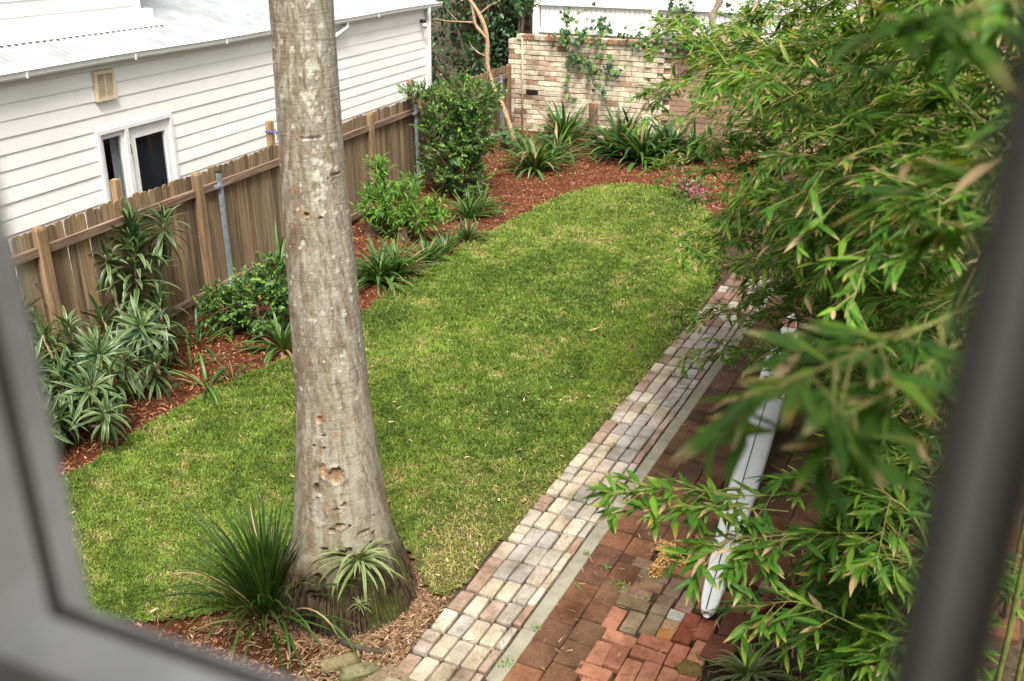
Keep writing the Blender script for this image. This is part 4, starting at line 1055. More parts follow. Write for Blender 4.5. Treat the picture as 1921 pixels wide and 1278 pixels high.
weeds('joint_weeds', 'small green seedlings in mulch below the lomandra clump', [(-3.53, 4.21, .04, 70), (-3.27, 4.47, .03, 40), (-3.0, 4.38, .02, 26), (-3.36, 4.60, .05, 70)])

# ================================================================== GARDEN PLANTS
# lomandra at the foot of the palm
def lomandra():
    u, v = -3.80, 4.48; t_ = thing('grass_clump', 'dark green lomandra grass clump at foot of the palm', 'grass clump', (u, v, 0)); f = Fol(LIB_LOM)
    for i in range(300):
        q = (i + .5) / 300; ph = i * 2.39996; el = math.radians(89 - 44 * q ** 1.1 + R.uniform(-8, 8))
        if R.random() < .07: el = math.radians(R.uniform(15, 35))
        d = np.array([math.cos(el) * math.cos(ph), math.cos(el) * math.sin(ph), math.sin(el)]); upv = np.array([-math.sin(el) * math.cos(ph), -math.sin(el) * math.sin(ph), math.cos(el)])
        b = np.array([u + .20 * q * math.cos(ph) * R.random() ** .5, v + .20 * q * math.sin(ph) * R.random() ** .5, 0])
        sh = R.choice([0, 0, 1, 1, 2]) if q < .6 else R.choice([1, 2, 3, 4])
        f.add(frame(b, d, upv + .2 * rdir(), R.uniform(.62, 1.02), R.uniform(.9, 1.4)), LIB_LOM.pick(sh, R.choice([0, 0, 1, 1, 2, 2, 3, 0, 1, 4 if q > .7 else 1])))
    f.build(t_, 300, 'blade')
lomandra()
def spider(label, p, n, L, name='spider_plant', group='spider plants at the palm base'):
    p = np.asarray(p, float); t_ = thing(name, label, 'spider plant', p, group); f = Fol(LIB_SPID)
    for i in range(n):
        q = (i + .5) / n; ph = i * 2.39996; el = math.radians(85 - 70 * q + R.uniform(-9, 9))
        d = np.array([math.cos(el) * math.cos(ph), math.cos(el) * math.sin(ph), math.sin(el)]); upv = np.array([-math.sin(el) * math.cos(ph), -math.sin(el) * math.sin(ph), math.cos(el)])
        f.add(frame(p, d, upv, L / .34 * R.uniform(.7, 1.15), R.uniform(.8, 1.2)), LIB_SPID.pick())
    f.build(t_, n, 'blade')
spider('pale striped spider plant growing on the palm base', PD(674, 1058, 6.70), 64, .34)
spider('tiny spider plant below the larger one on palm base', PD(676, 1138, 6.62), 20, .11)
spider('pale striped tufted plant at the bottom edge of the brick patio', (-.58, 5.12, .03), 60, .36, 'striped_plant', None)

# dracaenas by the fence
def drac(label, base, canes, name='dracaena'):
    t_ = thing(name, label, 'dracaena', base, 'variegated dracaenas by the fence'); f = Fol(LIB_DRAC)
    for pts, n, L, lo, stem in canes:
        P = curve([base] + list(pts), 14); m = MB(); m.tube(P, np.linspace(.022, .012, 15), 8, (.22, .17, .11)); m.build('cane', MT['branch'], t_, True)
        rosette(f, P[-1], P[-1] - P[-3], int(n * 1.35), L, LIB_DRAC, lo, 82, stem)
    f.build(t_, 300)
def B(x, y): p = G(x, y); return np.array([p[0], p[1], float(bedz(p[0], p[1]))])
b = B(285, 722)
drac('tall leafy variegated dracaena against the fence', b, [
    ([PD(262, 600, 10.55), PD(248, 425, 10.35)], 150, .46, -45, 1.35), ([PD(300, 560, 10.7), PD(307, 415, 10.5)], 34, .42, -70, .2), ([PD(215, 560, 10.4), PD(197, 478, 10.2)], 30, .32, -65, .22),
    ([PD(275, 640, 10.2), PD(262, 610, 9.95)], 44, .38, -50, .35), ([PD(215, 640, 10.2), PD(190, 590, 10.2)], 40, .36, -45, .3), ([PD(305, 650, 10.3), PD(300, 560, 10.3)], 40, .36, -50, .4), ([PD(240, 690, 9.9), PD(225, 665, 9.8)], 36, .36, -60, .25), ([PD(290, 700, 10.), PD(290, 680, 9.95)], 30, .36, -60, .2)])
b = B(150, 800)
drac('sprawling variegated dracaena with bare canes near the lawn edge', b, [
    ([PD(140, 690, 9.4), PD(128, 615, 9.3)], 44, .36, -55, .3), ([PD(175, 690, 9.5), PD(185, 665, 9.2)], 44, .36, -60, .25), ([PD(110, 700, 9.2), PD(80, 630, 9.2)], 40, .38, -55, .3), ([PD(150, 760, 9.1), PD(170, 725, 8.9)], 44, .34, -60, .25),
    ([PD(120, 750, 9.0), PD(115, 700, 9.0)], 44, .38, -60, .25), ([PD(100, 790, 9.0), PD(85, 740, 8.9)], 44, .38, -60, .25), ([PD(200, 770, 9.1), PD(205, 700, 9.1)], 36, .34, -60, .22), ([PD(190, 800, 8.9), PD(198, 770, 8.75)], 26, .30, -60, .15), ([PD(110, 800, 8.9), PD(110, 775, 8.8)], 30, .34, -60, .2)])
b = B(30, 790)
drac('dracaena at the left edge, half hidden by the window frame', b, [
    ([PD(30, 660, 9.3), PD(35, 590, 9.3)], 40, .40, -55, .3), ([PD(50, 720, 9.0), PD(60, 690, 8.9)], 44, .40, -55, .3), ([PD(20, 720, 9.0), PD(10, 650, 9.0)], 40, .40, -55, .3), ([PD(70, 780, 8.8), PD(80, 800, 8.6)], 36, .36, -55, .25), ([PD(45, 600, 9.6), PD(40, 545, 9.6)], 36, .36, -55, .3)])

def bz(p, dz=0): return (p[0], p[1], float(bedz(p[0], p[1])) + dz)
# shrubs along the bed
c = B(480, 628)
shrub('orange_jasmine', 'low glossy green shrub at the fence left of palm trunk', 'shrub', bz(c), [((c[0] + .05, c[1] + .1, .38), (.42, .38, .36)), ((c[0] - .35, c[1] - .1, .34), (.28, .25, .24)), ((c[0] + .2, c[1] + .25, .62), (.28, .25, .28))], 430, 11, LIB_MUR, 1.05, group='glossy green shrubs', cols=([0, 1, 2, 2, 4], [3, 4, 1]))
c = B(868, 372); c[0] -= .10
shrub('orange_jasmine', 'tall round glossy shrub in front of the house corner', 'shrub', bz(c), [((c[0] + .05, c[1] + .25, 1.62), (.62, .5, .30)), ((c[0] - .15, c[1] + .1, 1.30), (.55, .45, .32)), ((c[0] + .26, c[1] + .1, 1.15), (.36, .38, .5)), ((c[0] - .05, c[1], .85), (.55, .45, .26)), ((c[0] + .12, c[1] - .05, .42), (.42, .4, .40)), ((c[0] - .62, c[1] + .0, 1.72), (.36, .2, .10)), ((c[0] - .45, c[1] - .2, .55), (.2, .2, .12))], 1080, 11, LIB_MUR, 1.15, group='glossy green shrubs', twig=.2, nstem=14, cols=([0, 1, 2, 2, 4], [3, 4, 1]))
c = B(742, 452)
shrub('willow_leaf_bush', 'bright green narrow-leaved bush sprouting from old stumps', 'bush', bz(c), [((c[0] - .05, c[1] + .15, .48), (.34, .3, .26)), ((c[0] - .42, c[1] + .1, .45), (.22, .25, .32)), ((c[0] - .38, c[1] + .25, .92), (.13, .13, .18)), ((c[0] + .38, c[1] + .05, .42), (.26, .22, .2)), ((c[0] + .1, c[1] + .2, .75), (.2, .18, .14)), ((c[0] + .62, c[1] + .15, .5), (.12, .12, .16)), ((c[0] - .15, c[1], .2), (.3, .2, .12))], 300, 9, LIB_WIL, 1.0, up=.9, twig=.2)
# sawn stumps inside the bush
def stump(label, u, v, r, h, lean=(0, 0), cut=True):
    z0 = float(bedz(u, v)); m = MB(); n = 14; zs = np.linspace(-.03, h, 7)
    V = []
    for z in zs:
        for j in range(n):
            a = 2 * PI * j / n; rr = r * (1 + .12 * math.sin(3 * a + u * 9) + .06 * math.sin(5 * a + z * 20)) * (1.12 - .12 * z / h) * (1.0 if cut else (1 - .6 * (z / h) ** 3)); V.append((u + rr * math.cos(a) + lean[0] * z, v + rr * math.sin(a) + lean[1] * z, z0 + z))
    F = [(i * n + j, i * n + (j + 1) % n, (i + 1) * n + (j + 1) % n, (i + 1) * n + j) for i in range(6) for j in range(n)] + [tuple(6 * n + j for j in range(n))]
    cc = np.tile((.13, .085, .055), (7 * n, 1)); cc[-n:] = (.26, .16, .09); m.add(V, F, cc)
    tag(m.build('tree_stump', MT['branch'], smooth=False), label, 'stump', 'old stumps in the garden bed')
p = B(700, 446); stump('rough brown stump inside the narrow-leaved bush', p[0], p[1], .10, .48)
p = B(762, 452); stump('small sawn stump below the narrow-leaved bush', p[0], p[1] - .1, .07, .22)
p = B(712, 430); stump('thin dark sawn stem left in the narrow-leaved bush', p[0], p[1], .05, .32)
p = PV(1112, 268, 19.3); stump('upright weathered post stump in front of the brick wall', p[0], 19.3, .085, .80)
p = PV(842, 285, 14.5); stump('brown sawn stem showing in the round glossy shrub', p[0], 14.5, .05, .76)

# strap leaved clumps; position from the photograph, each with what is beside it
for (px, py, n, L, lab, lib) in [
    (712, 528, 52, .62, 'strappy green clump right beside the palm trunk at lawn edge', LIB_STRAP_Y), (745, 520, 40, .55, 'dense strappy clump second from the palm trunk', LIB_STRAP),
    (800, 492, 40, .40, 'low grassy clump in middle of the lawn edge row', LIB_STRAP), (835, 476, 34, .36, 'low grassy clump third from the far end of edge row', LIB_STRAP), (876, 452, 44, .38, 'fine leaved clump at far end of the lawn edge row', LIB_STRAP),
    (880, 408, 40, .52, 'yellow-edged strappy clump below the round glossy shrub', LIB_STRAP_Y), (905, 392, 24, .42, 'small strappy clump right of the yellow-edged one', LIB_STRAP),
    (530, 655, 34, .50, 'dark strappy clump left of palm trunk at lawn edge', LIB_STRAP), (525, 520, 12, .60, 'upright strappy leaves rising behind low glossy shrub', LIB_STRAP),
    (390, 728, 9, .44, 'sparse young strappy plant in open mulch', LIB_STRAP), (438, 712, 8, .26, 'smallest strappy seedling near the lawn edge', LIB_STRAP), (374, 652, 9, .46, 'sparse strappy plant below the fence left of low shrub', LIB_STRAP), (408, 636, 9, .40, 'sparse strappy plant touching the low glossy shrub', LIB_STRAP), (360, 690, 6, .36, 'sparse strappy plant beside the tall dracaena', LIB_STRAP),
    (1005, 322, 54, .66, 'front strappy clump beside the crooked tree base', LIB_STRAP), (1045, 300, 40, .62, 'strappy clump between the front one and the post stump', LIB_STRAP), (1058, 268, 46, .74, 'tall strappy clump against wall left of post stump', LIB_STRAP),
    (1160, 292, 62, .80, 'large dark strappy clump right of post stump', LIB_STRAP), (1205, 305, 60, .80, 'large dark strappy clump in the middle of the wall bed', LIB_STRAP), (1255, 296, 56, .78, 'dark strappy clump under the bamboo tips by wall', LIB_STRAP), (1180, 268, 40, .80, 'rear dark strappy clump touching the brick wall', LIB_STRAP), (1300, 300, 44, .7, 'strappy clump at the wall almost hidden by bamboo', LIB_STRAP),
    (985, 290, 24, .4, 'small strappy tuft at the foot of the crooked tree', LIB_STRAP)]:
    p = B(px, py); big = px > 950
    strap_plant('strappy_plant', lab, 'strappy plant', p[0], p[1], int(n * (1.6 if big else 1.7)), L * (1.25 if big else 1.12), 1.4 if big else 1.0, lib, group='strappy clumps in the mulch bed', el1=18 if not big else 25, wsc=1.15 if big else 1.0, cols=[0, 1, 3, 3, 0, 1, 3, 0, 4, 2, 6] if px > 1100 else ([0, 1, 2, 3, 5, 1, 2, 0, 4, 1, 2, 0, 6] if lib is LIB_STRAP else None), el0=88)
# round leaved ground plants beside the crooked tree
f = Fol(LIB_DARK); p = B(960, 285); t_ = thing('nasturtium', 'round pale green leaves at the crooked tree base', 'plant', p)
for i in range(60):
    q = p + np.array([R.gauss(-.05, .28), R.gauss(.1, .2), R.uniform(.06, .38)]); f.add(frame(q, unit([R.gauss(0, 1), R.gauss(0, 1), .1]), (.2 * R.gauss(0, 1), -.4, 1), R.uniform(.9, 1.5), 1.9), LIB_DARK.pick(0, 3))
f.build(t_, 60)
# pink flowering plant at lawn end
c = B(1296, 375); t_ = shrub('flowering_shrub', 'small shrub with pink blossoms at the far lawn edge', 'flowering shrub', bz(c), [((c[0], c[1] + .05, .2), (.38, .25, .2))], 60, 7, LIB_MUR, 1.1)
pet = Lib('blossom', [ivy_shape(.036)], [cf_plain((.48, .10, .20)), cf_plain((.55, .2, .3)), cf_plain((.38, .07, .16))], MT['petal']); f = Fol(pet)
for (cx_, cy_, s, k_) in ((1280, 350, .045, 45), (1290, 340, .035, 25), (1298, 364, .06, 50), (1316, 370, .05, 36), (1272, 348, .025, 18), (1345, 392, .03, 10)):
    p = G(cx_, cy_ + 14, .05); p = np.array([p[0], p[1], .22])
    for i in range(k_): f.add(frame(p + np.array([R.gauss(0, s), R.gauss(0, s), R.gauss(0, s * 1.0)]), rdir(), rdir() + np.array([0, -.4, .8]), R.uniform(.7, 1.2)), pet.pick())
f.build(t_, 0, rest='blossom')

# crooked tree at the corner
def tree(name, label, paths, leaf_pts, lib, col, cat='tree', parts=60, leafsc=1.0):
    base = paths[0][0][0]; t_ = thing(name, label, cat, (base[0], base[1], 0))
    for i, (pts, r0, r1) in enumerate(paths):
        P = curve(pts, 22); rr = np.linspace(r0, r1, 23) * (1 + .12 * np.sin(np.arange(23) * 1.7 + i)); m = MB(); m.tube(P, rr, 10, col); m.build('trunk' if i == 0 else 'branch', MT['branch'], t_, True)
    f = Fol(lib)
    for (p, n, s, L) in leaf_pts:
        ax = unit(rdir() * .5 + np.array([0, 0, .6])); a = unit(cross3(ax, [.3, .5, .1])); b_ = cross3(ax, a)
        for i in range(n):
            ph = i * 2.39996; h = math.cos(ph) * a + math.sin(ph) * b_; d = unit(h + ax * R.uniform(-.3, .5))
            f.add(frame(np.asarray(p) + s * rdir() * R.random(), d, ax + .3 * rdir(), L * R.uniform(.75, 1.15)), lib.pick())
    f.build(t_, parts)
    return t_
v0 = 18.35; q = lambda x, y, v=v0: PV(x, y, v)
tree('crooked_tree', 'slender crooked tan tree by the round glossy shrub', [
    ([q(972, 285), q(955, 232), q(940, 193), q(924, 160), q(914, 118), q(914, 70), q(900, 28), q(876, -8), q(850, -60)], .055, .035), ([q(914, 72), q(893, 48), q(888, 26), q(884, 8), q(872, -30)], .035, .022), ([q(890, 42), q(862, 41), q(834, 39), q(812, 34)], .018, .008), ([q(900, 26), q(920, 10), q(936, 2), q(955, -20)], .02, .012), ([q(912, 106), q(896, 98), q(884, 86), q(880, 76)], .014, .008), ([q(860, 41), q(840, 20), q(832, 8)], .01, .006), ([q(868, 2), q(850, -10), q(838, -30)], .02, .01)],
    [(q(881, 74), 9, .02, 1.25), (q(972, 10, 18.2), 10, .1, 1.1), (q(985, 2, 18.2), 12, .12, 1.1), (q(1000, 14, 18.3), 10, .1, 1.0), (q(960, -4, 18.2), 12, .1, 1.1), (q(850, -20), 20, .3, 1.1), (q(930, -25), 24, .3, 1.1), (q(835, 5), 8, .1, .9), (q(990, -15), 20, .3, 1.0)], LIB_BIG, (.36, .25, .155))
v1 = 18.9
tree('grey_tree', 'bent grey tree trunk rising in front of white slat fence', [
    ([np.array([*G(1378, 300)[:2], 0]), PV(1376, 230, v1), PV(1375, 170, v1), PV(1374, 105, v1), PV(1364, 78, v1), PV(1346, 64, v1), PV(1337, 45, v1), PV(1340, 22, v1), PV(1352, -4, v1), PV(1356, -60, v1)], .085, .055), ([PV(1342, 50, v1), PV(1332, 34, v1), PV(1331, 22, v1)], .03, .022)],
    [(PV(1356, -70, v1), 20, .3, 1.0)], LIB_BIG, (.30, .25, .19), parts=0)

# dark evergreen growth behind the house corner
def mass(name, label, blobs, n, lib, L, base, cat='tree', group=None, tr=True):
    t_ = thing(name, label, cat, base, group); f = Fol(lib)
    for i in range(n):
        c, rr = blobs[R.randrange(len(blobs))]; d = rdir(); p = np.asarray(c) + d * np.asarray(rr) * R.random() ** .45
        f.add(frame(p, unit(d * .5 + rdir() * .6 + np.array([0, -.3, -.3])), unit(d + np.array([0, -.2, .7])), L * R.uniform(.7, 1.3)), lib.pick())
    if tr:
        m = MB()
        for c, rr in blobs: m.tube(curve([base, (np.asarray(base) + np.asarray(c)) / 2 + np.array([.1, 0, .1]), c], 8), np.linspace(.07, .02, 9), 7, (.12, .09, .06))
        m.build('trunk', MT['branch'], t_, True)
    f.build(t_, 0, rest='crown')
mass('evergreen_tree', 'dark dense evergreen behind the white house corner', [((-10.2, 20.0, 2.6), (.9, .5, 1.0)), ((-9.2, 20.1, 2.2), (.7, .4, .7)), ((-9.4, 19.7, 1.3), (.8, .5, .8)), ((-9.2, 20.0, 3.4), (1.2, .5, .7)), ((-10.6, 19.4, 1.6), (.7, .6, .9))], 2600, LIB_DARK, 1.1, (-9.6, 20.0, 0))
mass('evergreen_tree', 'hanging dark vine foliage left of the white slat fence', [((-8.75, 20.15, 2.5), (.45, .25, .5)), ((-8.5, 20.0, 2.75), (.4, .25, .3)), ((-8.9, 20.1, 1.7), (.35, .25, .5)), ((-8.35, 19.9, 2.95), (.3, .2, .3))], 1100, LIB_DARK, .9, (-8.9, 20.1, 0))

# ivy on the back wall
def ivy(label, runs, n_per_m=24, spread=.05, v=BV - .05, lv=.06):
    p0 = PV(*runs[0][0], v); t_ = thing('ivy', label, 'ivy', p0, 'ivy on the back wall'); f = Fol(LIB_IVY); m = MB()
    for r in runs:
        dens = r[-1] if np.isscalar(r[-1]) else 1.0; pts = [PV(x, y, v) for x, y in (r[:-1] if np.isscalar(r[-1]) else r)]
        P = curve(pts, 24); L = np.linalg.norm(np.diff(P, axis=0), axis=1).sum(); m.tube(P, .006, 5, (.16, .12, .08), False)
        for i in range(int(L * n_per_m * dens)):
            p = P[R.randrange(25)] + np.array([R.gauss(0, spread * dens ** .5), -.03 - R.random() * lv, R.gauss(0, spread * dens ** .5)])
            f.add(frame(p, unit([R.gauss(0, .7), -.15, -.7 + R.gauss(0, .5)]), unit([R.gauss(0, .35), -1, .55 + R.gauss(0, .3)]), R.uniform(.45, 1.0)), LIB_IVY.pick())
    m.build('stem', MT['branch'], t_, True); f.build(t_, 200)
ivy('ivy trail hanging down the left half of brick wall', [[(1060, 78), (1063, 110), (1064, 140), (1062, 165), (1075, 188), .75], [(1066, 95), (1078, 110), (1092, 125), 1.6], [(1050, 72), (1075, 66), (1110, 72), (1140, 66), 3.0]])
ivy('ivy patch spreading across the middle of brick wall', [[(1082, 98), (1100, 120), (1120, 132), (1138, 128), (1152, 120), 2.6], [(1100, 120), (1112, 148), (1128, 165), (1138, 182), 1.2], [(1140, 128), (1148, 150), .9], [(1112, 110), (1118, 106), (1124, 104), 2.0], [(1144, 112), (1146, 120), 3.0], [(1158, 128), (1168, 140), 1.5]])
ivy('ivy climbing the white slat fence at the left', [[(1072, 60), (1066, 30), (1062, 8), .9], [(1066, 34), (1090, 24), (1110, 14), .8], [(1110, 62), (1122, 50), (1135, 42), (1142, 52), 3.2], [(1085, 66), (1100, 56), 2.0]], v=19.86)
ivy('ivy curtain on the white slat fence at the right', [[(1262, 64), (1264, 30), (1268, -5), 2.2], [(1284, 64), (1288, 30), (1284, -5), 2.2], [(1300, 60), (1302, 25), (1296, 0), 1.6], [(1246, 66), (1240, 40), (1246, 22), 1.3], [(1310, 40), (1316, 60), 1.0], [(1360, 20), (1390, 18), (1420, 28), 1.1], [(1380, 60), (1410, 50), (1435, 40), 1.2], [(1400, 20), (1408, 35), 1.4]], v=19.86)
ivy('ivy thicket along the coping of the brick wall right half', [[(1190, 72), (1215, 68), (1250, 74), (1280, 70), 4.5], [(1165, 68), (1185, 70), 1.5], [(1280, 78), (1320, 80), (1370, 76), (1420, 84), 5.0], [(1360, 84), (1400, 95), (1430, 100), 4.0], [(1248, 190), (1246, 165), (1250, 150), 1.6], [(1230, 30), (1245, 34), 1.2]], spread=.07)
# fallen log or rock among the far plants, and a small white plant tag
m = MB(); p = G(1216, 322, .03); m.box(-.04, .04, -.006, .006, 0, .10); tag(m.build('plant_label', MT['white'], M=TRS((p[0], p[1], .03), .5, (1, 1, 1), .9)), 'small white plant tag lying on mulch near the wall', 'plant tag')

# ================================================================== BAMBOO HEDGE
R.seed(5); rng = np.random.default_rng(5)
COLW = [0] * 4 + [1] * 4 + [2] * 4 + [8] * 3 + [3] * 3 + [4] * 9 + [5] * 4 + [6] * 9 + [7] * 3
def fan(f, p, d, n, L, tipy=1.0):
    d = unit(d); side = unit(cross3(d, [0, 0, 1.0]) + .35 * rdir())
    for j in range(n):
        x = (j + .5) / n * 2 - 1
        dd = unit(d * (1.0 - .35 * abs(x)) + side * x * .95 + np.array([0, 0, .10 - .38 * R.random()]) + .25 * rdir())
        upv = unit(np.array([0, 0, 1.0]) + .35 * d + .4 * rdir())
        c = R.choice(COLW) if R.random() < tipy else R.choice([0, 1, 2, 8, 3])
        f.add(frame(np.asarray(p) - d * .02 * j, dd, upv, L / .15 * R.uniform(.65, 1.15), R.uniform(.8, 1.15)), LIB_BAM.pick(None, c))
def branch(f, tw, P, ntw, L, nl=(5, 7), tipy=1.0, r=.004, tl=.13):
    P = np.asarray(P); m = len(P); tw.tube(P, np.linspace(r, .0016, m), 5, (.22, .24, .07), False)
    T = np.gradient(P, axis=0)
    for i in range(ntw):
        x = (.18 + .82 * (i + R.random()) / ntw) * (m - 1); k = min(int(x), m - 2); fr_ = x - k
        p = P[k] * (1 - fr_) + P[k + 1] * fr_; t = unit(T[k]); s = unit(cross3(t, [0, 0, 1]) + .2 * rdir()) * (1 if i % 2 else -1)
        d = unit(t * .8 + s * R.uniform(.3, 1.0) + np.array([0, 0, R.uniform(-.35, .25)])); l = R.uniform(.5, 1.3) * tl
        e = p + d * l + np.array([0, 0, -.15 * l]); tw.tube([p, e], [.0022, .0012], 4, (.26, .25, .08), False)
        fan(f, e, d + np.array([0, 0, .05]), R.randint(*nl), L, tipy)
    fan(f, P[-1], T[-1], R.randint(4, 6), L, tipy)
def clump(name, label, culms, parts=60, L=.15, nbr=15, ntw=6, tipy=1.0, hero=(), t0=.3, brl=.62):
    b0 = culms[0][0] if culms else hero[0][0][0]
    t_ = thing(name, label, 'bamboo', (b0[0], b0[1], 0), 'bamboo hedge along the right side'); f = Fol(LIB_BAM); tw = MB()
    for base, tip in culms:
        base = np.array([base[0], base[1], 0.0]); tip = np.asarray(tip, float)
        ts = np.linspace(0, 1, 18); s = ts ** 2.3; zz = np.maximum(tip[2], .5) * (1.22 * np.sin(ts * 1.95) / 1.0); zz = zz * (tip[2] / zz[-1])
        P = base[None] * (1 - s)[:, None] + tip[None] * s[:, None]; P[:, 2] = zz
        m = MB(); m.tube(P, np.linspace(.014, .003, 18), 7, np.tile((.20, .23, .06), (18, 1))); m.build('culm', MT['branch'], t_, True)
        hd = unit((tip - base) * np.array([1, 1, 0]))
        for i in range(nbr):
            x = t0 + (1 - t0) * (i + R.random()) / nbr; k = min(int(x * 17), 16); p = P[k] + (P[k + 1] - P[k]) * (x * 17 - k)
            d = unit(hd * R.uniform(.2, 1.0) + np.array([R.gauss(0, .55), R.gauss(0, .6), R.uniform(-.1, .55)])); l = brl * R.uniform(.55, 1.2) * (1.1 - .35 * x)
            B_ = curve([p, p + d * l * .5 + np.array([0, 0, .03]), p + d * l + np.array([0, 0, -.22 * l])], 6)
            branch(f, tw, B_, ntw, L, tipy=tipy)
        branch(f, tw, P[-5:], 5, L, tipy=tipy)
    for pts, ntw_, L_ in hero: branch(f, tw, curve(pts, 12), ntw_, L_, (4, 6), .8, .004, L_)
    o = tw.build('twig', MT['branch'], t_); o['kind'] = 'stuff'
    f.build(t_, parts)
def culms(n, vr, ur, zr, bu=(.35, .95), skew=.35):
    out = []
    for i in range(n):
        q = (i + R.random()) / n; v = vr[0] + (vr[1] - vr[0]) * q
        k = R.random() ** .8; z = zr[0] + (zr[1] - zr[0]) * R.random()
        zz = (z - zr[0]) / (zr[1] - zr[0]); ut = ur[1] + (ur[0] - ur[1]) * (k * (.55 + .45 * zz))
        out.append(((R.uniform(*bu), v), (ut, v + R.uniform(-.5, .5) * skew * 2, z)))
    return out
clump('bamboo', 'bamboo farthest from the window, overhanging the lawn end', culms(12, (9.9, 12.6), (-2.5, -1.0), (.8, 2.9)), 60, .13, 17, 7)
clump('bamboo', 'yellow-tipped bamboo leaning over the path toward the brick wall', culms(19, (8.0, 10.0), (-2.5, -.8), (.9, 3.5)) + culms(8, (7.4, 9.8), (-2.4, -1.8), (2.2, 3.5)), 100, .125, 18, 7)
clump('bamboo', 'dense middle bamboo above the white hull', culms(19, (6.3, 8.2), (-1.95, -.5), (1.35, 3.8)) + culms(6, (7.6, 9.2), (-1.5, -.9), (.9, 1.6)), 120, .12, 18, 7)
clump('bamboo', 'bamboo with long arching stems in the upper right', culms(13, (4.7, 6.3), (-1.15, -.15), (2.6, 4.3)), 120, .12, 16, 7, .8)
clump('bamboo', 'close bamboo with large drooping leaves beside the dark window post', culms(8, (3.2, 4.5), (-.50, .05), (3.5, 4.6)), 160, .115, 13, 7, .6, t0=.5)
clump('bamboo', 'low bamboo reaching a leafy branch over the path kerb', culms(11, (4.2, 5.7), (-.35, .25), (.8, 1.9), (.3, .8)), 220, .145, 13, 6, .35, hero=[
    ([PD(1500, 925, 5.1), PD(1400, 930, 5.0), PD(1260, 915, 4.95), PD(1150, 925, 4.9)], 22, .15), ([PD(1480, 960, 5.0), PD(1350, 950, 4.9), PD(1230, 955, 4.85)], 16, .15), ([PD(1520, 1000, 4.9), PD(1420, 1010, 4.8), PD(1320, 1040, 4.75)], 20, .15), ([PD(1500, 1010, 4.9), PD(1440, 1020, 4.8), PD(1395, 1060, 4.7)], 8, .14),
    ([PD(1650, 940, 5.2), PD(1500, 925, 5.1)], 6, .15), ([PD(1660, 1000, 5.0), PD(1520, 1000, 4.9)], 6, .15), ([PD(1620, 1180, 4.8), PD(1500, 1130, 4.8), PD(1420, 1140, 4.8)], 12, .15)], t0=.2, brl=.5)
clump('bamboo', 'out-of-focus bamboo spray nearest to the window', [((.45, 1.6), tuple(PD(1790, 560, 1.65))), ((.42, 1.5), tuple(PD(1850, 40, 1.4)))], 90, .108, 4, 3, 1.0, hero=[
    ([PD(1850, 560, 1.65), PD(1720, 620, 1.5), PD(1590, 670, 1.4), PD(1500, 710, 1.32)], 12, .115), ([PD(1800, 640, 1.55), PD(1660, 740, 1.42), PD(1560, 790, 1.36)], 7, .115), ([PD(1920, -10, 1.2), PD(1840, 5, 1.1), PD(1760, 25, 1.05)], 6, .10)], t0=.75, brl=.18)

